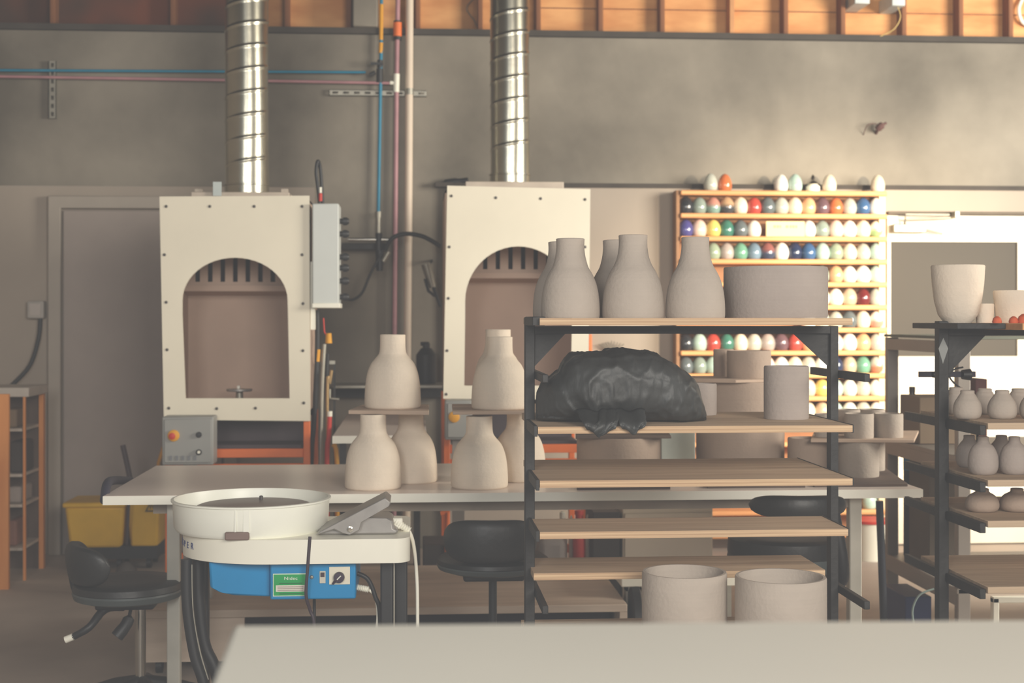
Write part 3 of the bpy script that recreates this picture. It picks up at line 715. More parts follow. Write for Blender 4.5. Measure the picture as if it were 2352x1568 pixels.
flap(1385, 1440, 1352, 1392, .022)
k_ = obj('knotted_flap', fl, bagm, bundle)
sm_ = k_.modifiers.new('thick', 'SOLIDIFY'); sm_.thickness = .003
# two big cylinders low on the rack
z6 = SHZ[5]+.0005
cyl(1572, 3.69, z6, .736-z6, S(1572, 3.69)*97, clayB, 'big open grey clay cylinder low on the rack, left of the pair', wall=.011, group='big open clay cylinders')
cyl(1793, 3.60, z6, .737-z6, S(1793, 3.60)*104, clayB, 'big open grey clay cylinder low on the rack, right of the pair', wall=.011, group='big open clay cylinders')

# ------------------------------------------------------------------ pottery wheel
PYc = 4.52
s = S(676, PYc)
bx0, bx1 = X(410, PYc-.1), X(942, PYc-.2)
t = thing('pottery_wheel', 'electric pottery wheel with white splash pan and blue motor box', 'pottery wheel', ((bx0+bx1)/2, PYc, 0))
zb0, zb1 = Z(1294, 700, PYc-.24), Z(1238, 700, PYc-.24)
poly = []
R_ = .25; yc = PYc
def arc(cx, cy, r, a0, a1, n):
    return [(cx+r*cos(a0+(a1-a0)*k/n), cy+r*sin(a0+(a1-a0)*k/n)) for k in range(n+1)]
poly = arc(bx0+.30, yc, 1, radians(90), radians(270), 40)
poly = [(bx0+.30+(p[0]-bx0-.30)*.30, yc+(p[1]-yc)*R_) for p in poly]
poly += arc(bx1-.05, yc-R_+.05, .05, radians(-90), 0, 8)+arc(bx1-.05, yc+R_-.05, .05, 0, radians(90), 8)
obj('wheel_body', MB().prism(poly, zb0, zb1, 'z', smooth=True), whitep, t, bevel=.012)
pcx = X(578, PYc); pr = S(578, PYc)*181
zr = Z(1142, 578, PYc); zpb = zb1
prof = [(pr*.93, zpb), (pr*.965, zpb+.012), (pr*.975, zr-.03), (pr*.98, zr-.006), (pr, zr-.005), (pr, zr), (pr*.965, zr+.001), (pr*.95, zr-.01), (pr*.93, zpb+.02), (.10, zpb+.018)]
obj('splash_pan', MB().lathe(prof, pcx, PYc, 96), whitecool, t)
obj('pan_seam', MB().box(X(538, PYc-pr), PYc-pr*.985, zpb+.012, X(542, PYc-pr), PYc-pr*.97, zr-.008).box(X(558, PYc-pr), PYc-pr*.982, zpb+.02, X(572, PYc-pr), PYc-pr*.965, zr-.006), whitecool, t)
obj('pan_latch', MB().box(X(516, PYc-pr), PYc-pr*.985-.006, zpb, X(572, PYc-pr), PYc-pr*.94, zpb+.024), mat('latch_brown_grey', (130, 108, 100), .6), t, bevel=.004)  # latch plate in a plain brown-grey
obj('wheel_head', MB().lathe([(.172, zr-.040), (.178, zr-.036), (.178, zr-.024), (.17, zr-.021), (0, zr-.02)], pcx-.012+.02, PYc, 64), slurry, t)
obj('bat_pin', MB().lathe([(.006, zr-.02), (.006, zr-.008), (0, zr-.006)], X(592, PYc), PYc+.10, 12), screwm, t)
# blue box
bxa, bxb, bxm = X(478, 4.33), X(818, 4.33), X(622, 4.33)
zq0, zq1 = Z(1378, 700, 4.30), zb0
mbq = MB(); poly = [(bxa, zq1), (bxa+.004, Z(1350, 480, 4.33)), (bxa+.03, Z(1361, 500, 4.33)), (bxa+.08, Z(1369, 540, 4.33)), (bxm, Z(1372, 600, 4.33)), (bxm, zq1)]
obj('motor_cover', mbq.prism(poly, 4.34, 4.70), bluem, t, bevel=.006)
ctl = obj('control_box', MB().box(bxm, 4.31, zq0, bxb, 4.68, zq1), bluem, t, bevel=.005)
CF = 4.309
def plate(name, x0, x1, y0, y1, m, par, off=0.0, bevel=0):
    return obj(name, MB().box(X(x0, CF), CF-.002-off, Z(y1, x0, CF), X(x1, CF), CF-off, Z(y0, x0, CF)), m, par, bevel=bevel)
plate('rating_label', 627, 706, 1317, 1369, mat('label_white', (220, 236, 216), .5), ctl)
plate('label_panel', 629, 704, 1319, 1367, greenm, ctl, .002)
plate('label_panel', 634, 700, 1343, 1358, mat('label_cream', (226, 222, 208), .5), ctl, .004)
for yy in (1346, 1350, 1354): plate('label_line', 638, 697, yy, yy+1.2, mat('faint_print', (170, 156, 150), .5), ctl, .006)
for yy in (1338, 1362): plate('label_line', 642, 694, yy, yy+1.5, mat('dark_green_print', (20, 110, 66), .5), ctl, .004)
plate('rocker_switch', 734, 748, 1311, 1339, mat('switch_grey', (206, 202, 188), .5), ctl, bevel=.001)
plate('rocker', 736.5, 745.5, 1314, 1324, mat('rocker_purple', (64, 48, 60), .4), ctl, .003)
plate('dial_plate', 756, 804, 1301, 1342, mat('dial_cream', (232, 226, 206), .5), ctl, bevel=.001)
p = at(779, 1325, CF-.002)
kn = obj('dial_knob', MB(Matrix.Translation(p) @ Matrix.Rotation(radians(90), 4, 'X')).lathe([(.0165, 0), (.016, .012), (.014, .016), (0, .017)], n=32), mat('knob_purple', (58, 46, 66), .4), ctl)
a_, b_ = at(764, 1341, CF-.01), at(775, 1328, CF-.012)
obj('pointer', MB().tube([a_, b_], [.003, .006], n=8), mat('knob_purple', (58, 46, 66)), kn)
obj('pointer_line', MB().tube([at(774, 1331, CF-.02), at(783, 1322, CF-.02)], .0018, n=8), whiteink, kn)
p = at(716, 1325, CF)
obj('indicator', MB(Matrix.Translation(p) @ Matrix.Rotation(radians(90), 4, 'X')).lathe([(.006, 0), (.004, .004), (0, .005)], n=16), galv2, ctl)
def text_mesh(txt, size, mtx, mat_, name, parent, ext=.0006, sx=1.0):
    cu = bpy.data.curves.new('lettering_curve', 'FONT'); cu.body = txt; cu.size = size; cu.extrude = ext; cu.align_x = 'CENTER'; cu.align_y = 'CENTER'
    tmp = bpy.data.objects.new('tmp_text', cu)
    COL.objects.link(tmp); bpy.context.view_layer.update()
    me = bpy.data.meshes.new_from_object(tmp.evaluated_get(bpy.context.evaluated_depsgraph_get()))
    COL.objects.unlink(tmp); bpy.data.objects.remove(tmp)
    mb = MB(mtx @ Matrix.Diagonal((sx, 1, 1, 1)))
    mb.add([v.co.copy() for v in me.vertices], [tuple(p_.vertices) for p_ in me.polygons])
    bpy.data.meshes.remove(me)
    return mb
FR = Matrix.Rotation(radians(90), 4, 'X')
m_ = text_mesh('Nidec', .013, Matrix.Translation(at(668, 1328, CF-.0045)) @ FR, whiteink, 'x', ctl, sx=1.3)
obj('label_logo', m_, whiteink, ctl)
# lettering round the left end of the body
lt = MB()
for ch, tt in zip('WHISPER', (168, 176, 182, 187, 193.5, 200, 206.5)):
    a = radians(tt+6)
    ex, ey = .30, R_
    px_, py_ = bx0+.30+ex*cos(a), yc+ey*sin(a)
    nx, ny = cos(a)/ex, sin(a)/ey; l_ = math.hypot(nx, ny); nx, ny = nx/l_, ny/l_
    tang = math.atan2(nx, -ny)
    M_ = Matrix.Translation((px_+nx*.001, py_+ny*.001, (zb0+zb1)/2+.002)) @ Matrix.Rotation(tang, 4, 'Z') @ FR
    q = text_mesh(ch, .028, M_, inkm, 'x', None)
    lt.add(q.v, q.f)
obj('lettering', lt, inkm, t)
# legs of the wheel: black steel pairs
def wleg(pts0, Y, r=.02):
    P = [at(a, b, Y) for a, b in pts0]
    last = P[-1]; P.append(Vector((last.x+.03, Y, 0.0)))
    obj('leg', MB().tube(P, r, n=16, smooth_path=6), blackp, t)
wleg([(428, 1284), (430, 1390), (446, 1500), (472, 1590)], 4.40, .0165)
wleg([(455, 1284), (457, 1380), (470, 1480), (500, 1560)], 4.46, .019)
for px, Y in ((889, 4.38), (921, 4.44)):
    x = X(px, Y)
    obj('leg', MB().box(x-.020, Y-.02, 0, x+.020, Y+.02, zb0), blackp, t, bevel=.006)
obj('leg', MB().box(X(460, 4.7), 4.68, 0, X(480, 4.7), 4.72, zb0), blackp, t, bevel=.006)
obj('leg_trim', MB().tube([at(440.5, 1296, 4.40), at(443, 1400, 4.40), at(458, 1490, 4.40), at(478, 1560, 4.40)], .003, smooth_path=6), galv2, t)
obj('leg_trim', MB().box(X(904, 4.36), 4.352, .05, X(907, 4.36), 4.358, zb0), galv2, t)
# strap round the pan
obj('mains_cable', MB().tube([at(712, 1232, 4.27), at(707, 1300, 4.27), at(703, 1365, 4.28), at(712, 1400, 4.3), at(722, 1440, 4.3), at(724, 1600, 4.3)], .005, smooth_path=8), mat('dark_purple_cable', (64, 52, 62), .5), t)
obj('mains_cable', MB().tube([at(722, 1372, 4.45), at(722, 1420, 4.42), at(724, 1600, 4.3)], .005), blackp, t)
obj('mains_cable', MB().tube([at(820, 1316, 4.4), at(845, 1330, 4.4), at(862, 1370, 4.4), at(873, 1420, 4.4), at(874, 1640, 4.4)], .007, smooth_path=8), blackp, t)
gl = MB()
P = [at(819+i*2.0, 1348+i*.4, 4.4) for i in range(15)]
obj('cable_gland', MB().tube(P, [.011 if i % 2 else .008 for i in range(15)]), whitep, t)
obj('mains_cable', MB().tube([at(848, 1354, 4.4), at(862, 1370, 4.41), at(868, 1410, 4.41), at(864, 1480, 4.41), at(864, 1640, 4.4)], .005, smooth_path=8), whitep, t)
# foot pedal parked on the wheel body
ft = thing('foot_pedal', 'grey cast foot pedal parked on the wheel beside the pan', 'foot pedal', (X(815, 4.4), 4.42, zb1))
fy0, fy1 = 4.33, 4.5
pz = zb1+.001
poly = [(X(728, 4.35), pz), (X(910, 4.35), pz), (X(916, 4.35), pz+.012), (X(905, 4.35), pz+.018), (X(903, 4.35), Z(1196, 900, 4.35)), (X(893, 4.35), Z(1190, 890, 4.35)), (X(800, 4.35), Z(1188, 800, 4.35)), (X(760, 4.35), pz+.03), (X(735, 4.35), pz+.014)]
obj('pedal_base', MB().prism(poly, fy0+.02, fy1), castgrey, ft, bevel=.006)
poly = [(X(726, 4.34), Z(1227, 730, 4.34)), (X(740, 4.34), Z(1216, 740, 4.34)), (X(885, 4.34), Z(1141, 885, 4.34)), (X(898, 4.34), Z(1152, 898, 4.34)), (X(895, 4.34), Z(1160, 895, 4.34)), (X(832, 4.34), Z(1196, 832, 4.34)), (X(826, 4.34), Z(1216, 826, 4.34)), (X(804, 4.34), Z(1227, 804, 4.34)), (X(784, 4.34), Z(1222, 784, 4.34)), (X(768, 4.34), Z(1214, 768, 4.34))]
obj('treadle', MB().prism(poly, fy0-.005, fy0+.012).prism([poly[0], poly[1], poly[2], poly[3], ((poly[0][0]+poly[3][0])/2+.01, (poly[0][1]+poly[3][1])/2-.002)], fy0+.01, fy1-.01), castgrey, ft, bevel=.003)
p = at(804, 1215, fy0-.006)
obj('pivot_bolt', MB(Matrix.Translation(p) @ Matrix.Rotation(radians(90), 4, 'X')).lathe([(.009, 0), (.009, .003), (.0055, .004), (.0055, .001), (0, .001)], n=20), chrome, ft)
obj('strain_relief', MB().tube([at(906+i*2.3, 1196+i*1.5, 4.42) for i in range(16)], [.013 if i % 2 else .0095 for i in range(16)]), whitep, ft)
obj('connector', MB().box(X(900, 4.42), 4.41, Z(1214, 900, 4.42), X(925, 4.42), 4.45, Z(1189, 900, 4.42)), whitep, ft, bevel=.006)
obj('pedal_cable', MB().tube([at(940, 1219, 4.42), at(950, 1250, 4.42), at(957, 1320, 4.42), at(959, 1400, 4.42), at(959, 1640, 4.42)], .0055, smooth_path=8), whitep, ft)

# ------------------------------------------------------------------ stools
def stool(px, Y, sz, r, lab, back, post_m=chrome, backz=None, thick=.05, pdx=0, pr=.0135, slv=.33):
    cx = X(px, Y)
    t = thing('stool', lab, 'stool', (cx, Y, 0))
    obj('seat', MB().lathe([(r*.55, sz-thick), (r*.9, sz-thick+.006), (r, sz-thick*.45), (r*.985, sz-.008), (r*.9, sz+.002), (r*.5, sz+.003), (0, sz-.002)], cx, Y, 48), vinyl, t)
    obj('seat_plate', MB().box(cx-.10, Y-.07, sz-thick-.03, cx+.10, Y+.07, sz-thick), blackp, t, bevel=.008)
    obj('gas_lift', MB().lathe([(pr, .10), (pr, sz-thick-.03)], cx+pdx, Y, 24), post_m, t)
    obj('gas_sleeve', MB().lathe([(.026, .08), (.026, slv-.01), (pr+.003, slv)], cx+pdx, Y, 24), blackp, t)
    obj('seat_rim', MB().lathe([(r*.8, sz-thick-.004), (r*.97, sz-thick+.006), (r*1.005, sz-thick*.6), (r*.99, sz-thick*.5)], cx, Y, 48), mat('stool_rim', (74, 80, 80), .45), t)
    cx = cx+pdx
    for k in range(5):
        a = 2*pi*k/5+.3
        e = Vector((cx+.24*cos(a), Y+.24*sin(a), .075))
        l = obj('base_leg', MB().tube([(cx, Y, .13), (cx+.1*cos(a), Y+.1*sin(a), .115), e], [.026, .022, .014]), blackp, t)
        Mw = Matrix.Translation((e.x, e.y, .028)) @ Matrix.Rotation(a, 4, 'Z') @ Matrix.Rotation(radians(90), 4, 'X')
        obj('caster', MB(Mw).lathe([(.0, -.02), (.024, -.018), (.027, -.01), (.027, .01), (.024, .018), (0, .02)], n=20), blackp, l)
    return t, cx
def pad(mb, cx, cy, R, a0, a1, z0, z1, th, lean=0., n=28):
    vs, fs = [], []; m = 14
    for i in range(n+1):
        u = i/n; a = a0+(a1-a0)*u
        e = max(.02, 1-abs(2*u-1)**4)**.5
        zc, hh = (z0+z1)/2, (z1-z0)/2*e
        for j in range(m):
            b = 2*pi*j/m
            rr = R+th/2*e*math.copysign(abs(cos(b))**.8, cos(b))
            z = zc+hh*math.copysign(abs(sin(b))**.6, sin(b))
            rr += lean*(z-z0)
            vs.append((cx+rr*cos(a), cy+rr*sin(a), z))
    for i in range(n):
        for j in range(m): fs.append((i*m+j, i*m+(j+1) % m, (i+1)*m+(j+1) % m, (i+1)*m+j))
    fs.append(tuple(range(m))); fs.append(tuple(n*m+j for j in range(m-1, -1, -1)))
    return mb.add(vs, fs, True)
t, cx = stool(294, 5.05, .485, .188, 'dark grey padded stool on a chrome column at the lower left', None, pdx=.043, pr=.019, slv=.15, thick=.062)
cx -= .043
obj('backrest', pad(MB(), cx, 5.05, .17, radians(150), radians(262), .485, .625, .06, .12), vinyl, t)
obj('back_arm', MB().tube([(cx-.10, 5.05, .425), (cx-.17, 5.05, .44), (cx-.19, 5.05, .5)], .014, smooth_path=4), blackp, t)
obj('lever', MB().tube([at(285, 1395, 5.0), at(240, 1400, 5.0), at(205, 1440, 4.95), at(168, 1462, 4.95)], [.012, .014, .013, .012], smooth_path=4), blackp, t)
obj('lever_tip', MB().tube([at(170, 1461, 4.95), at(150, 1469, 4.95)], .012), whitep, t)
obj('lever', MB().tube([at(300, 1400, 5.0), at(292, 1430, 4.97), at(268, 1462, 4.95)], [.006, .02, .022], smooth_path=4), blackp, t)
t, cx = stool(1132, 4.70, .615, .186, 'black stool behind the left rack post, its low backrest towards the viewer', None, blackp, thick=.045)
obj('backrest', pad(MB(), cx-.01, 4.72, .185, radians(215), radians(322), .615, .755, .045, .02), vinyl, t)
obj('lever', MB().box(X(1104, 4.66), 4.65, Z(1330, 1104, 4.66), X(1116, 4.66), 4.67, .56), blackp, t)
t, cx = stool(1806, 4.74, .665, .198, 'black stool under the right half of the rack, seen between its shelves', None, blackp, thick=.12)
obj('backrest', pad(MB(), cx-.0, 4.70, .2, radians(215), radians(318), .755, .828, .045, .0), vinyl, t)
obj('back_arm', MB().tube([(cx+.06, 4.70, .53), (cx+.13, 4.58, .53), (cx+.13, 4.53, .60), (cx+.10, 4.53, .77)], .02, smooth_path=4), blackp, t)

# ------------------------------------------------------------------ low cart and things under the table
t = thing('low_cart', 'low wide raw-wood cart platform on the floor beneath the white table', 'cart', (X(900, 6), 6, 0))
cz = Z(1395, 900, 5.6)
cx0, cx1 = X(320, 5.6), X(1441, 5.6)
obj('deck', MB().box(cx0, 5.6, cz-.03, cx1, 6.55, cz), woodcart, t, bevel=.003)
obj('front_panel', MB().box(cx0, 5.62, .06, X(560, 5.6), 5.64, cz-.03), woodcart, t)
obj('side_panel', MB().box(cx1-.03, 5.6, .06, cx1, 6.5, cz-.03), woodcart, t)
obj('underframe', MB().box(cx0+.05, 5.75, .06, cx1-.05, 6.45, cz-.031), slotm, t)
for x in (cx0+.06, cx1-.08):
    for y in (5.7, 6.4): obj('caster', MB(Matrix.Translation((x, y, .03)) @ Matrix.Rotation(radians(90), 4, 'Y')).lathe([(0, -.012), (.03, -.012), (.03, .012), (0, .012)], n=20), blackp, t)
def floorbox(name, Y, x0, x1, y0, m, lab, cat, depth=.3, z0=0., bevel=.004):
    return tag(obj(name, MB().box(X(x0, Y), Y, z0, X(x1, Y), Y+depth, Z(y0, (x0+x1)/2, Y)), m, bevel=bevel), lab, cat)
# white cabinet
CYY = 6.75
t = thing('storage_cabinet', 'low white cabinet under the table, seen between the rack shelves', 'cabinet', (X(1530, CYY), CYY, 0))
cbz = Z(1168, 1500, CYY)
obj('carcass', MB().box(X(1430, CYY), CYY, 0, X(1637, CYY), CYY+.4, cbz), whitedoor, t, bevel=.004)
obj('door', MB().box(X(1434, CYY), CYY-.016, .03, X(1633, CYY), CYY-.001, cbz-.02), whitedoor, t, bevel=.003)
floorbox('dark_crate', 6.7, 972, 1062, 1252, mat('crate_dark', (66, 58, 54), .7), 'dark crate behind the low cart, left of the middle stool', 'crate')
floorbox('dark_crate', 6.75, 1362, 1424, 1176, mat('crate_dark', (66, 58, 54), .7), 'dark narrow crate standing against the white cabinet', 'crate')
floorbox('clay_bag', 6.75, 1238, 1300, 1238, mat('pale_bag', (166, 156, 150), .7), 'pale grey sack standing behind the low shelf boards', 'sack', bevel=.03)
tag(obj('clamp_bar', MB().tube([at(1012, 1180, 6.7), at(1028, 1176, 6.7), Vector((X(1024, 6.7), 6.7, .02))], .012), orangem), 'orange bar standing behind the middle stool', 'bar')
t = thing('fire_extinguisher', 'slim red cylinder standing behind the rack beside the white cabinet', 'extinguisher', (X(1330, 6.8), 6.8, 0))
obj('cylinder', MB().lathe([(.025, 0), (.03, .01), (.03, .40), (.018, .43), (.018, .455)], X(1330, 6.8), 6.8, 24), redm, t)
obj('cap', MB().lathe([(.022, .455), (.022, .475), (0, .48)], X(1330, 6.8), 6.8, 24), redm, t)
t.name = 'plastic_cylinder'; t['category'] = 'cylinder'
for i, (px, w, y0) in enumerate(((1292, 22, 1172), (1312, 10, 1182), (1350, 10, 1180))):
    r = S(px, 6.9)*w/2
    zt_ = Z(y0, px, 6.9)
    tag(obj('plastic_jug', MB().lathe([(r*.9, 0), (r, .02), (r, zt_*.75), (r*.6, zt_*.9), (r*.6, zt_-.01), (0, zt_)], X(px, 6.9), 6.9, 24), whitep),
        ('white plastic jug standing left of the red cylinder', 'narrow white bottle touching the left side of the red cylinder', 'narrow white bottle just right of the red cylinder')[i], 'jug')
# caster dolly at 1450
t = thing('dolly', 'small white-topped dolly on a steel caster, left of the big cylinders', 'dolly', (X(1470, 5.75), 5.8, 0))
dz = Z(1322, 1470, 5.75)
obj('dolly_top', MB().box(X(1425, 5.75), 5.72, dz-.04, X(1690, 5.75), 6.1, dz), whitep, t, bevel=.004)
obj('caster_fork', MB().box(X(1437, 5.75), 5.74, Z(1390, 1450, 5.75), X(1442, 5.75), 5.8, dz-.04).box(X(1468, 5.75), 5.74, Z(1390, 1450, 5.75), X(1473, 5.75), 5.8, dz-.04).box(X(1437, 5.75), 5.74, dz-.06, X(1473, 5.75), 5.8, dz-.04), galv2, t)
cwz = .15
obj('caster_wheel', MB(Matrix.Translation((X(1455, 5.77), 5.77, .16)) @ Matrix.Rotation(radians(90), 4, 'Y')).lathe([(0, -.024), (.14, -.024), (.155, -.015), (.155, .015), (.14, .024), (0, .024)], n=40), blackp, t)
obj('rear_leg', MB().box(X(1660, 5.9), 5.9, 0, X(1680, 5.9), 5.94, dz-.04), galv2, t)
tag(obj('black_pole', MB().tube([at(2020, 1150, 5.9), at(2030, 1420, 5.9), Vector((at(2034, 1500, 5.9).x, 5.9, .01))], .016), mat('navy_pole', (44, 48, 58), .5)), 'dark pole standing upright under the right end of the white table', 'pole')
# white bucket with red rim
t = thing('bucket', 'white bucket with a red rim on the floor right of the egg display', 'bucket', (X(1995, 8.1), 8.1, 0))
cx = X(2000, 8.1)
obj('bucket_body', MB().lathe([(.10, 0), (.12, .22), (.115, .22), (.09, .01), (0, .01)], cx, 8.1, 32), whitep, t)
obj('bucket_rim', MB().lathe([(.12, .215), (.128, .218), (.128, .232), (.118, .232)], cx, 8.1, 32), redm, t)

# ------------------------------------------------------------------ mop bucket, mop
MY = 8.2
t = thing('mop_bucket', 'yellow mop bucket with wringer standing before the left door', 'mop bucket', (X(270, MY), MY, 0))
zt_ = Z(1145, 260, MY); zb_ = Z(1250, 260, MY)
xa, xb = X(163, MY), X(300, MY)
def frustum(mb, x0, x1, y0, y1, z0, z1, k):
    cx_, cy_ = (x0+x1)/2, (y0+y1)/2
    a = [(cx_+(x-cx_)*k, cy_+(y-cy_)*k, z0) for x, y in ((x0, y0), (x1, y0), (x1, y1), (x0, y1))]
    b = [(x, y, z1) for x, y in ((x0, y0), (x1, y0), (x1, y1), (x0, y1))]
    return mb.add(a+b, [(0, 3, 2, 1), (4, 5, 6, 7), (0, 1, 5, 4), (1, 2, 6, 5), (2, 3, 7, 6), (3, 0, 4, 7)])
obj('tub', frustum(MB(), xa, xb, MY-.16, MY+.16, zb_, zt_-.02, .86), mopyel, t, bevel=.02)
obj('tub_rim', MB().box(xa-.01, MY-.17, zt_-.03, xb+.005, MY+.17, zt_), mopyel, t, bevel=.012)
obj('wringer', frustum(MB(), xb+.008, X(378, MY), MY-.16, MY+.14, Z(1248, 300, MY), zt_+.03, .82), mopyel, t, bevel=.015)
tx, tz, ty = X(345, MY-.17), Z(1165, 345, MY-.17), MY-.155
k = .03
tri = MB().prism([(tx-k, tz-k*.8), (tx+k, tz-k*.8), (tx, tz+k*1.1)], ty-.012, ty-.008, holes=[[(tx-k*.62, tz-k*.55), (tx+k*.62, tz-k*.55), (tx, tz+k*.68)]])
tri.box(tx-.003, ty-.012, tz-.008, tx+.003, ty-.008, tz+.012)
obj('warning_triangle', tri, mat('dark_print', (80, 66, 26), .6), t)
for x in (xa+.05, xb-.04, X(350, MY)):
    for y in (MY-.1, MY+.1): obj('caster', MB(Matrix.Translation((x, y, .03)) @ Matrix.Rotation(radians(90), 4, 'Y')).lathe([(0, -.012), (.03, -.012), (.03, .012), (0, .012)], n=16), blackp, t)
obj('base_frame', MB().box(xa+.02, MY-.13, .055, X(370, MY), MY+.13, zb_+.012), blackp, t)
t = thing('mop', 'mop with a dark handle leaning by the yellow bucket', 'mop', (X(296, 7.9), 7.95, 0))
obj('handle', MB().tube([at(282, 1022, 7.9), at(300, 1110, 7.9), at(296, 1160, 7.93), at(291, 1250, 7.95)], [.014, .016, .008, .008], smooth_path=4), mat('mop_handle_dark', (70, 58, 60), .6), t)
obj('mop_head', MB().lathe([(.06, .0), (.05, .03), (.015, .06)], X(290, 7.95), 7.95, 20), mat('mop_grey', (90, 84, 80), .9), t)
tag(obj('broom', MB().tube([at(381, 1010, 8.45), at(364, 1062, 8.45), Vector((X(352, 8.45), 8.45, .02))], .01), yellowm), 'yellow broom handle leaning left of the grey control box', 'broom')

# ------------------------------------------------------------------ left shelf unit
LY = 7.75
t = thing('shelf_unit', 'cluttered orange-wood shelf unit with white top at the far left edge', 'shelf unit', (X(0, LY), LY, 0))
lx0, lx1 = X(-90, LY), X(66, LY)
zt_ = Z(890, 30, LY)
obj('top_panel', MB().box(lx0, LY, zt_-.05, lx1, LY+.4, zt_), mat('unit_white', (196, 186, 174), .6), t, bevel=.004)
obj('side_panel', MB().box(lx1-.04, LY+.36, 0, lx1-.015, LY+.4, zt_-.05), orangewood, t)
obj('front_post', MB().box(X(-14, LY-.25), LY-.25, 0, X(19, LY-.25), LY-.22, Z(905, 0, LY-.25)), orangewood, t)
obj('front_post', MB().box(lx1-.03, LY, 0, lx1-.018, LY+.02, zt_-.05), orangewood, t)
obj('back_panel', MB().box(lx0, LY+.38, 0, lx1-.04, LY+.4, zt_-.05), darkbox, t)
zss = [Z(y, 30, LY) for y in (985, 1090, 1160, 1260)]
for z in zss: obj('shelf_panel', MB().box(lx0, LY+.03, z-.015, lx1-.042, LY+.38, z), mat('unit_white', (196, 186, 174)), t)
items = [(3, 40, zss[0], .10, cardboard, 'small kraft carton on the upper shelf of the orange-wood unit', 'carton'), (24, 56, zss[1], .17, mat('crate_dark', (66, 58, 54)), 'dark box on the middle shelf of the orange-wood unit', 'box'),
         (22, 52, zss[2], .09, mat('pale_bag', (166, 156, 150)), 'pale bag on the lower shelf of the orange-wood unit', 'bag'), (20, 40, zss[3], .14, mat('reddish_box', (140, 98, 84), .7), 'reddish box on the bottom shelf of the orange-wood unit', 'box')]
for (a, b, z, h, m, lab, cat) in items:
    tag(obj(cat if cat != 'box' else 'storage_box', MB().box(X(a, LY+.1), LY+.08, z+.001, X(b, LY+.1), LY+.3, z+h), m, bevel=.012), lab, cat)

# ------------------------------------------------------------------ glaze test eggs
SY = 8.44     # front of the shelves
EYY = SY+.055
t = thing('egg_display', 'tall pine wall display with many shelves of glazed test eggs', 'display shelf', (X(1795, SY), SY+.08, 0))
ex0, ex1 = X(1558, SY), X(2037, SY)
def shz(i): return Z(442.5+52.5*i-5, 1800, SY)
NS = 16
obj('back_panel', MB().box(ex0, WY-.03, .06, ex1, WY-.005, shz(0)), mat('display_back', (150, 104, 66), .7, var=.08), t)
obj('side_panel', MB().box(ex0-.008, SY+.02, .05, ex0+.012, WY-.03, shz(0)-.0), mat('display_side', (150, 108, 70), .6), t)
obj('side_panel', MB().box(X(2022, SY), SY+.02, .05, ex1-.002, WY-.03, shz(0)-.02), mat('display_side_pale', (236, 214, 176), .6), t)
for i in range(NS):
    z = shz(i)
    obj('display_shelf', MB().box(ex0+.014, SY, z-.03, ex1+.004, WY-.03, z), pineshelf, t, bevel=.008)
def eggp(pointy):
    w, h = .0448, (.108 if pointy else .103)
    pts = []
    for k in range(15):
        a = k/14
        zz = -cos(pi*(.27+.73*a))
        zn = (zz+cos(pi*.27))/(1+cos(pi*.27))
        rr = max(0, sin(pi*(.27+.73*a)))
        sh = 1.01-(.20 if pointy else .07)*zn
        pts.append((w*rr*sh*1.06 if a < 1 else 0, h*zn))
    return pts
def egg_mesh(pointy):
    mb = MB().lathe(eggp(pointy), 0, 0, 28)
    me = bpy.data.meshes.new('glazed_egg'); me.from_pydata(mb.v, [], mb.f); me.update()
    me.polygons.foreach_set('use_smooth', [True]*len(me.polygons)); me.materials.append(whitep)
    return me
ME = [egg_mesh(False), egg_mesh(True)]
PAL = {'w': ('white', (242, 238, 226)), 'c': ('cream', (240, 222, 190)), 'p': ('pinkish cream', (236, 200, 180)), 'o': ('orange', (232, 106, 40)), 'r': ('red', (214, 60, 44)),
       'R': ('dark red', (120, 24, 24)), 's': ('slate grey', (92, 104, 108)), 'd': ('near-black', (44, 46, 52)), 'g': ('grey-green', (138, 158, 146)), 'k': ('speckled pale grey', (188, 190, 174)),
       'a': ('pale aqua', (170, 206, 192)), 't': ('teal green', (50, 124, 104)), 'e': ('soft green', (96, 166, 134)), 'b': ('blue', (44, 92, 150)), 'n': ('navy', (30, 44, 84)),
       'i': ('indigo', (70, 66, 150)), 'y': ('yellow', (232, 206, 84)), 'm': ('mauve-grey', (176, 160, 152)), 'u': ('purple-brown', (110, 76, 84)), 'h': ('peach', (238, 172, 112)),
       'l': ('dusty blue', (104, 134, 158)), 'v': ('sage', (150, 170, 140)), 'x': ('tan', (206, 176, 140)),
       '1': ('teal-and-pink', (120, 160, 146), (206, 130, 110)), '2': ('tan-over-black', (60, 62, 66), (196, 150, 104)), '3': ('cream-over-green', (150, 190, 110), (240, 236, 206)), '4': ('white-over-red', (220, 140, 110), (240, 226, 210)), '5': ('navy-and-red', (50, 62, 92), (150, 80, 72)), '6': ('grey-over-orange', (222, 120, 76), (196, 190, 172))}
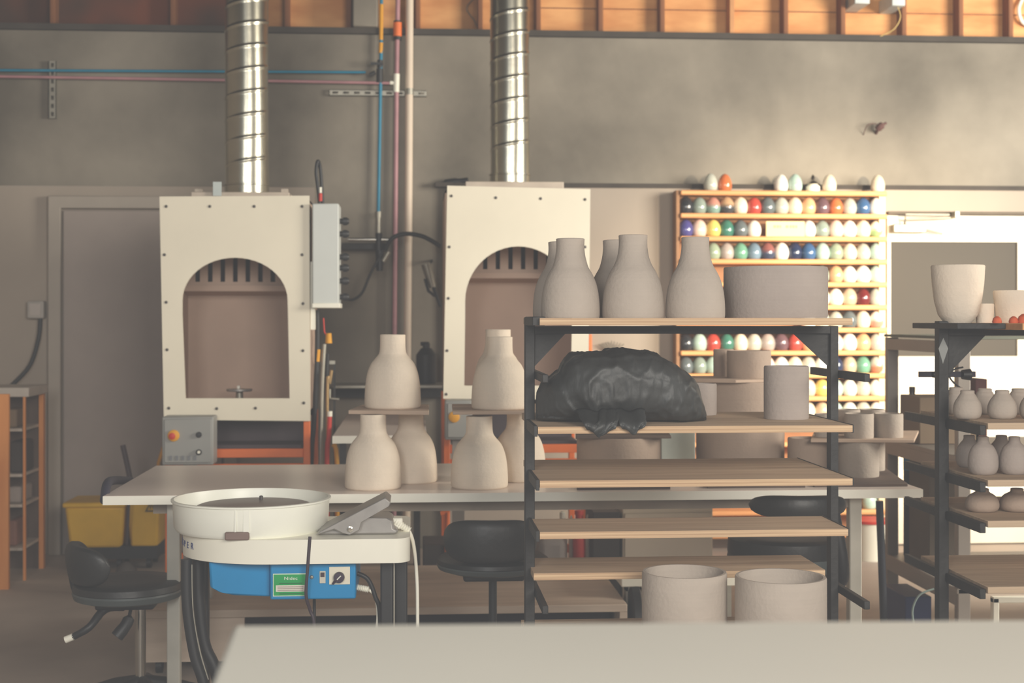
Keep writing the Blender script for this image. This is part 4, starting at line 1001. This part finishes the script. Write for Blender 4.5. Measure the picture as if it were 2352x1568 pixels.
def eggmat(k):
    nm = 'egg_glaze_'+PAL[k][0].replace(' ', '_').replace('-', '_')
    if nm in MATS: return MATS[nm]
    e = list(PAL[k])
    for q in range(1, len(e)):
        g_ = sum(e[q])/3; e[q] = tuple(int(c*.72+g_*.28) for c in e[q])
    m = mat(nm, e[1], .16, var=.10, scale=14, coat=.5)
    if len(e) > 2:
        N, K = m.node_tree.nodes, m.node_tree.links
        tc = [n for n in N if n.type == 'TEX_COORD'][0]; sp = N.new('ShaderNodeSeparateXYZ'); K.new(tc.outputs['Object'], sp.inputs[0])
        mr = N.new('ShaderNodeMapRange'); mr.inputs['From Min'].default_value = .035; mr.inputs['From Max'].default_value = .06; K.new(sp.outputs['Z'], mr.inputs['Value'])
        mx = N.new('ShaderNodeMix'); mx.data_type = 'RGBA'; K.new(mr.outputs['Result'], mx.inputs[0])
        mx.inputs[6].default_value = L(e[1]); mx.inputs[7].default_value = L(e[2])
        K.new(mx.outputs[2], N['Principled BSDF'].inputs['Base Color'])
    return m
ORD = ['first', 'second', 'third', 'fourth', 'fifth', 'sixth', 'seventh', 'eighth', 'ninth', 'tenth', 'eleventh', 'twelfth', 'thirteenth', 'fourteenth', 'fifteenth', 'sixteenth']
ROWN = ['on top of the display', 'in the row under the top shelf', 'in the paper sign row', 'in the row below the sign', 'in the fourth enclosed row', 'in the fifth enclosed row', 'in the sixth enclosed row', 'in the row under the black beam', 'second row under the black beam', 'in the third row under the beam', 'in the fourth row under the beam', None, None, 'in the last row but one', 'in the lowest egg row', None]
def row(i, s_): return [(1575+31.3*k, ch) for k, ch in enumerate(s_) if ch != '.']
ROWS = {0: [(1632, 'k'), (1665, 'o'), (1794, 'w'), (1826, 'a'), (1905, 'c'), (2016, 'c')],
        1: row(1, 'dg12crskchuokbw'), 2: row(2, 'ipytsw...wgpwc3'), 3: row(3, '..vmel5wnbavcka'), 4: row(4, '.........mghwwa'), 5: row(5, '.........kcwxRk'),
        6: row(6, '.........wkksc4'), 7: row(7, 'dartckmurhnpwhk'), 8: row(8, 'sgagtkpwckwnxe6'), 9: row(9, '........wpyawkw'), 10: row(10, '........kcxawkw'), 
        13: [(1996, '4')], 14: [(1997, 'a')], 12: [], 11: []}
for i, lst in ROWS.items():
    z = shz(i)
    for j, (px, ch) in enumerate(lst):
        o = bpy.data.objects.new('glazed_egg', ME[1 if i == 0 else 0]); COL.objects.link(o)
        k = 1+random.uniform(-.04, .01)
        o.location = (X(px, EYY), EYY+random.uniform(-.004, .004), z+.0005); o.scale = (k, k, k); o.rotation_euler.z = random.uniform(0, 6.28)
        o.material_slots[0].link = 'OBJECT'; o.material_slots[0].material = eggmat(ch)
        nm = PAL[ch][0]; art = 'glossy '+nm
        if len(lst) == 1: pos = 'only one showing'
        elif j < (3 if i == 8 else 0 if i in (3, 4, 5, 6, 9, 10) else len(lst)/2): pos = '%s from the left' % ORD[j]
        else: pos = ('rightmost' if j == len(lst)-1 else '%s from the right' % ORD[len(lst)-1-j])
        tag(o, '%s glazed egg, %s %s' % (nm, pos, ROWN[i]), 'egg', 'glazed test eggs on the pine display')
# jar on top
t = thing('glass_jar', 'small glass jar with a silver stopper on top of the egg display', 'jar', (X(1867, EYY), EYY, shz(0)))
z = shz(0)
obj('jar_body', MB().lathe([(.04, z), (.042, z+.01), (.042, z+.03), (.02, z+.05)], X(1867, EYY), EYY, 28), whitep, t)
obj('stopper', MB().lathe([(.045, z+.044), (.034, z+.06), (.016, z+.072), (.013, z+.088), (.004, z+.102), (0, z+.104)], X(1867, EYY), EYY, 28), chrome, t)
# sign
t = thing('paper_sign', 'cream card sign with two faint printed lines among the eggs', 'sign', (X(1804, SY+.02), SY+.02, shz(2)))
obj('card', MB().box(X(1760, SY+.01), SY+.01, shz(2), X(1848, SY+.01), SY+.014, Z(508, 1800, SY)), mat('sign_card', (240, 214, 160), .7, var=.02), t)
m = MB()
for (a, b) in ((1778, 1783), (1785, 1790), (1792, 1795), (1806, 1812), (1815, 1819), (1821, 1826), (1828, 1832)):
    m.box(X(a, SY), SY+.0085, Z(523, 1800, SY), X(b, SY), SY+.0095, Z(517, 1800, SY))
obj('print_marks', m, mat('faint_sign_print', (206, 176, 120), .7), t)

# ------------------------------------------------------------------ grey rack behind on the right
t = thing('steel_rack', 'pale grey steel rack behind the right-hand black rack', 'rack', (X(2150, 6), 6, 0))
GX = X(2048, 6.45)
gx2 = GX+1.3
for (x, y) in ((GX, 6.45), (GX, 5.6), (gx2, 6.45), (gx2, 5.6)):
    obj('post', MB().box(x-.026, y-.02, 0, x+.026, y+.02, 1.31), steelgrey, t, bevel=.003)
for i, z in enumerate((.31, .845, 1.325)):
    obj('shelf_panel', MB().box(GX-.03, 5.58, z-.02 if i < 2 else z-.012, gx2+.03, 6.47, z), steelgrey if i < 2 else mat('greenish_board', (108, 112, 98), .7), t, bevel=.002)
    obj('shelf_rail', MB().box(GX-.028, 5.6, z-.07, GX-.014, 6.45, z-.02), steelgrey, t)
for nm, Y, x0, x1, y0, zb_, m, lab, cat in (
    ('cardboard_box', 6.1, 2112, 2250, 912, .846, cardboard, 'brown cardboard box on the grey steel rack, level with the small bottles', 'box'),
    ('cardboard_box', 6.0, 2134, 2230, 1050, .311, mat('dark_card', (96, 84, 70), .8), 'tall dark brown box on the lower shelf of the grey steel rack', 'box'),
    ('storage_box', 6.1, 2240, 2268, 870, .846, mat('dark_red_card', (92, 50, 48), .7), 'small dark red box behind the small bottles on the right', 'box')):
    tag(obj(nm, MB().box(X(x0, Y), Y, zb_, X(x1, Y), Y+.25, Z(y0, x0, Y)), m, bevel=.004), lab, cat)
cxx = X(2092, 5.85)
t = thing('glass_bottle', 'dark narrow-necked bottle in silhouette before the lit door', 'bottle', (GX+.07, 6.375, .846))
obj('bottle_body', MB().lathe([(.038, .846), (.042, .86), (.042, .97), (.034, 1.0), (.014, 1.04), (.013, 1.06)], GX+.07, 6.375, 32), browngl, t)
obj('bottle_cap', MB().lathe([(.014, 1.06), (.014, 1.085), (0, 1.086)], GX+.07, 6.375, 20), browngl, t)
t = thing('drinks_bottle', 'dark bottle with a blue band below the grey rack shelf', 'bottle', (X(2067, 6.3), 6.3, .311))
bxc = X(2078, 5.75)
obj('bottle_body', MB().lathe([(.035, .311), (.035, .71), (.02, .74)], GX+.075, 6.40, 24), mat('navy_plastic', (40, 44, 60), .4), t)
obj('band', MB().lathe([(.036, Z(1090, 2066, 6.2)), (.036, Z(1056, 2066, 6.2))], GX+.075, 6.40, 24), bluem, t)
# blue bin on floor
floorbox('blue_bin', 5.9, 2080, 2140, 1370, mat('navy_bin', (44, 58, 104), .6), 'dark blue bin on the floor under the grey steel rack', 'bin', .3)
tag(obj('cable_loop', MB().tube([at(2145, 1352, 5.5), at(2112, 1366, 5.5), at(2096, 1400, 5.5), at(2100, 1440, 5.5)], .004, smooth_path=8), mat('pale_teal_cable', (140, 160, 156), .5)), 'thin pale cable looping down beside the right-hand black rack', 'cable')

# ------------------------------------------------------------------ right black rack
QF, QB = 4.10, 4.66
QM = 4.4
t = thing('pottery_rack', 'black steel pottery rack cut off by the right edge of the picture', 'rack', (X(2300, QM), QM, 0))
qx = X(2163, QM); qx2 = qx+.95
for x in (qx, qx2):
    obj('post', MB().box(x-.016, QM-.02, 0, x+.016, QM+.02, Z(737, 2163, QM)), blackm, t, bevel=.002)
    obj('foot', MB().box(x-.02, QF+.1, 0, x+.02, QB-.1, .04), blackm, t, bevel=.004)
qz = 1.366
obj('cross_beam', MB().box(qx+.016, QM-.02, qz-.022, qx2-.016, QM+.02, qz), blackm, t, bevel=.001)
obj('gusset', MB().prism([(qx+.016, qz-.022), (X(2262, QM), qz-.022), (qx+.016, Z(862, 2175, QM))], QM-.003, QM+.003), blackm, t)
obj('gusset', MB().prism([(qx2-.016, qz-.022), (qx2-.12, qz-.022), (qx2-.016, qz-.14)], QM-.003, QM+.003), blackm, t)
obj('gusset_patch', MB().prism([(X(2150, QM), Z(800, 2163, QM)), (X(2161, QM), Z(775, 2163, QM)), (X(2172, QM), Z(800, 2163, QM)), (X(2160, QM), Z(835, 2163, QM))], QM-.0215, QM-.0205), mat('chalky_rub', (150, 152, 150), .9), t)
obj('top_plate', MB().box(qx-.02, QF+.12, qz, X(2256, QM), QB-.05, qz+.018), blackm, t, bevel=.002)
qs = [qz+.018, Z(971, 2250, QF), Z(1102, 2260, QF), Z(1196, 2250, QF), Z(1348, 2250, QF)]
qn = ['wooden top shelf board of the right-hand rack, under the big tumbler', 'shelf board of the right-hand rack carrying the round bodied bottles', 'shelf board of the right-hand rack carrying the narrow-necked bottles', 'pale shelf board of the right-hand rack carrying the round pots', 'lowest visible shelf board of the right-hand rack, empty']
for i, z in enumerate(qs):
    x0 = X(2256, QM) if i == 0 else qx+.026
    m = mat('orange_ply', (206, 146, 92), .7, c2=(224, 168, 114), scale=3, stretch=(1, 10, 10)) if i == 0 else plytop
    tag(obj('shelf_board', MB().box(x0, QF, z-.02, qx2+.02, QB, z), m, bevel=.0015), qn[i], 'shelf board', 'shelf boards of the right-hand rack')
    if i:
        obj('shelf_rail', MB().box(qx+.006, QF+.01, z-.038, qx+.024, QM-.02, z-.008), blackm, t, bevel=.002)
        obj('shelf_rail', MB().box(qx+.002, QM-.02, z-.036, qx+.018, QB+.09, z-.008), blackm, t, bevel=.002)
# beam with knobs at y 859
t2 = thing('clamp_bar', 'dark horizontal bar with two knobs crossing the right-hand rack', 'bar', at(2175, 866, QB+.02))
obj('bar', MB().box(X(2112, QB), QB-.004, Z(866, 2160, QB), X(2240, QB), QB+.012, Z(853, 2160, QB)), mat('purple_black', (52, 44, 62), .6), t2)
for px, r in ((2150, .013), (2218, .02)):
    obj('knob', MB().tube([at(px-8, 860, QB-.01), at(px+10, 860, QB-.01)], [r*.8, r]), blackp, t2)
obj('wire_loop', MB().tube([at(2212, 843, QB-.03), at(2192, 848, QB-.03), at(2180, 861, QB-.03), at(2190, 878, QB-.03), at(2208, 892, QB-.03)], .003, smooth_path=8), blackp, t2)
t2['label'] = 'dark horizontal bar with two knobs crossing the right-hand rack'
# pots: top
ztq = qs[0]+.0005
r = S(2200, QM)*60
h = Z(609, 2200, QM)-ztq
pf = [(r*.50, 0), (r*.56, .006), (r*.74, h*.14), (r*.88, h*.38), (r*.96, h*.68), (r, h-.003), (r-.003, h), (r-.008, h-.004), (r*.84, h*.4), (r*.5, h*.1), (0, h*.08)]
tag(obj('clay_tumbler', MB().lathe(pf, X(2200, QM), QM, 64, z=ztq), clayA, ang=50), 'large pale clay tumbler standing on the left end of the right-hand rack', 'pot')
cyl(2262, QM+.02, ztq, Z(697, 2262, QM)-ztq, S(2262, QM)*21, clayA, 'small pale clay cup right beside the large tumbler', .92, name='clay_cup', wall=.005)
cyl(2335, QM, ztq, Z(667, 2335, QM)-ztq, S(2335, QM)*52, clayA, 'pale clay pot on the right-hand rack cut by the picture edge', .88, name='clay_pot', wall=.006)
for px, w in ((2290, 22), (2328, 22), (2352, 30)):
    rr = S(px, 4.2)*w/2
    tag(obj('terracotta_dish', MB().lathe([(rr*.9, 0), (rr, rr*.3), (rr*.8, rr*1.0), (rr*.3, rr*1.4), (0, rr*1.45)], X(px, 4.2), 4.2, 24, z=ztq), terr),
        {2290: 'small terracotta lump in front of the cut-off pot, leftmost of three', 2328: 'small terracotta lump in front of the cut-off pot, middle of three', 2352: 'small terracotta lump in front of the cut-off pot, rightmost of three'}[px], 'dish')
# level 2 and 3 bottles
zq = qs[1]+.0005
for (px, Y, w, y0, lab) in ((2222, 4.27, 64, 897, 'round bodied small clay bottle in front nearest the rack post'), (2302, 4.27, 66, 897, 'round bodied small clay bottle, second in the front row from the rack post'), (2375, 4.27, 64, 897, 'round bodied small clay bottle in front cut by the picture edge'),
                   (2196, 4.48, 52, 890, 'round bodied small clay bottle behind, half hidden by the rack post'), (2262, 4.48, 60, 893, 'round bodied small clay bottle behind, between the two front ones'), (2340, 4.48, 60, 893, 'round bodied small clay bottle behind, next to the picture edge')):
    pot(px, Y, zq, Z(y0, px, Y)-zq, S(px, Y)*15, S(px, Y)*w/2, 'e', clayB, lab, group='round bodied bottles on the right-hand rack')
zq = qs[2]+.0005
for (px, Y, w, y0, lab) in ((2258, 4.25, 68, 1003, 'narrow-necked clay bottle in front, nearest the rack post on its shelf'), (2330, 4.25, 68, 1003, 'narrow-necked clay bottle in front, next to the picture edge'),
                   (2226, 4.46, 60, 1000, 'narrow-necked clay bottle behind, nearest the rack post'), (2300, 4.46, 60, 1000, 'narrow-necked clay bottle behind, between the two front ones')):
    pot(px, Y, zq, Z(y0, px, Y)-zq, S(px, Y)*12, S(px, Y)*w/2, 'e', clayC, lab, group='narrow-necked bottles on the right-hand rack')
zq = qs[3]+.0005
for (px, Y, w, y0, lab) in ((2256, 4.3, 76, 1122, 'round squat clay pot on the pale shelf, nearer the rack post'), (2336, 4.3, 78, 1122, 'round squat clay pot on the pale shelf, next to the picture edge')):
    pot(px, Y, zq, Z(y0, px, Y)-zq, S(px, Y)*14, S(px, Y)*w/2, 'e', clayD, lab, 'pot', 'clay_pot', group='round squat pots on the right-hand rack')
# bright bracket and pale panel beyond
t = thing('folding_chair', 'white metal chair frame glimpsed under the right-hand rack', 'chair', (X(2300, 5.2), 5.2, 0))
obj('leg', MB().box(X(2279, 5.2), 5.19, 0, X(2293, 5.2), 5.22, Z(1372, 2290, 5.2)), whitep, t, bevel=.003)
obj('seat_edge', MB().box(X(2279, 5.2), 5.19, Z(1384, 2290, 5.2), X(2400, 5.2), 5.22, Z(1370, 2290, 5.2)), whitep, t, bevel=.003)
obj('leg', MB().box(X(2390, 5.2), 5.19, 0, X(2400, 5.2), 5.22, Z(1384, 2290, 5.2)), whitep, t, bevel=.003)

# ------------------------------------------------------------------ foreground counter
fz = 1.075
A_, B_ = onz(537, 1436, fz), onz(2480, 1422, fz)
C_, D_ = onz(2900, 1800, fz), onz(402, 1790, fz)
t = thing('foreground_counter', 'pale counter top blurred across the bottom of the picture', 'counter', ((A_.x+B_.x)/2, (A_.y+D_.y)/2, 0))
obj('countertop', MB().prism([(D_.x, D_.y), (C_.x, C_.y), (B_.x, B_.y), (A_.x, A_.y)], fz-.03, fz, 'z'), warmcream, t, bevel=.004)
obj('cabinet_base', MB().prism([(D_.x+.08, D_.y+.04), (C_.x-.08, C_.y+.04), (B_.x-.08, B_.y-.06), (A_.x+.08, A_.y-.06)], 0, fz-.031, 'z'), laminate, t)

# ------------------------------------------------------------------ light
w = bpy.data.worlds.new('world'); sc.world = w; w.use_nodes = True
bg = w.node_tree.nodes['Background']; bg.inputs[0].default_value = (.95, .96, .93, 1); bg.inputs[1].default_value = .30
def area(name, loc, target, sx, sy, e, col, spread=180):
    l = bpy.data.lights.new(name, 'AREA'); l.shape = 'RECTANGLE'; l.size = sx; l.size_y = sy; l.energy = e; l.color = col; l.spread = radians(spread)
    o = bpy.data.objects.new(name, l); COL.objects.link(o); o.location = loc
    o.rotation_euler = (Vector(target)-Vector(loc)).to_track_quat('-Z', 'Y').to_euler()
    return o
area('window_light_key', (2.0, -1.6, 2.6), (.4, 5.5, .8), 2.6, 1.8, 245, (1, .94, .85))
area('window_light_side', (-1.2, -1.2, 2.6), (-.6, 6.5, 1.2), .9, 1.8, 80, (.98, .98, .96))
area('added_light_right', (5.6, 4.6, 2.5), (2.6, 8.6, 2.0), 2.2, 1.8, 290, (1, .93, .80), 140)  # added lamp off frame, brightens the right part of the back wall
l = bpy.data.lights.new('low_sun_patch', 'SPOT'); l.energy = 1050; l.color = (1, .82, .58); l.spot_size = radians(52); l.spot_blend = 1; l.shadow_soft_size = .12
o = bpy.data.objects.new('low_sun_patch', l); COL.objects.link(o); o.location = (3.6, 4.95, 2.15)
o.rotation_euler = (Vector((2.65, 8.6, 1.15))-o.location).to_track_quat('-Z', 'Y').to_euler()

# ------------------------------------------------------------------ camera
cam = bpy.data.cameras.new('camera'); co = bpy.data.objects.new('camera', cam); COL.objects.link(co)
cam.sensor_width = 36; cam.lens = F*36/2352; cam.shift_y = -54/2352
co.location = (0, 0, EYE); co.rotation_euler = (radians(90), 0, -YAW)
cam.dof.use_dof = True; cam.dof.focus_distance = 3.95; cam.dof.aperture_fstop = 4.2; cam.clip_start = .05
sc.camera = co

vs_ = sc.view_settings
vs_.view_transform = 'Standard'; vs_.look = 'None'; vs_.exposure = 0.0; vs_.gamma = 1.0
vs_.use_curve_mapping = True
cm = vs_.curve_mapping
cv = cm.curves[3]
cv.points[0].location = (0, .052); cv.points[1].location = (1, .93)
cm.update()
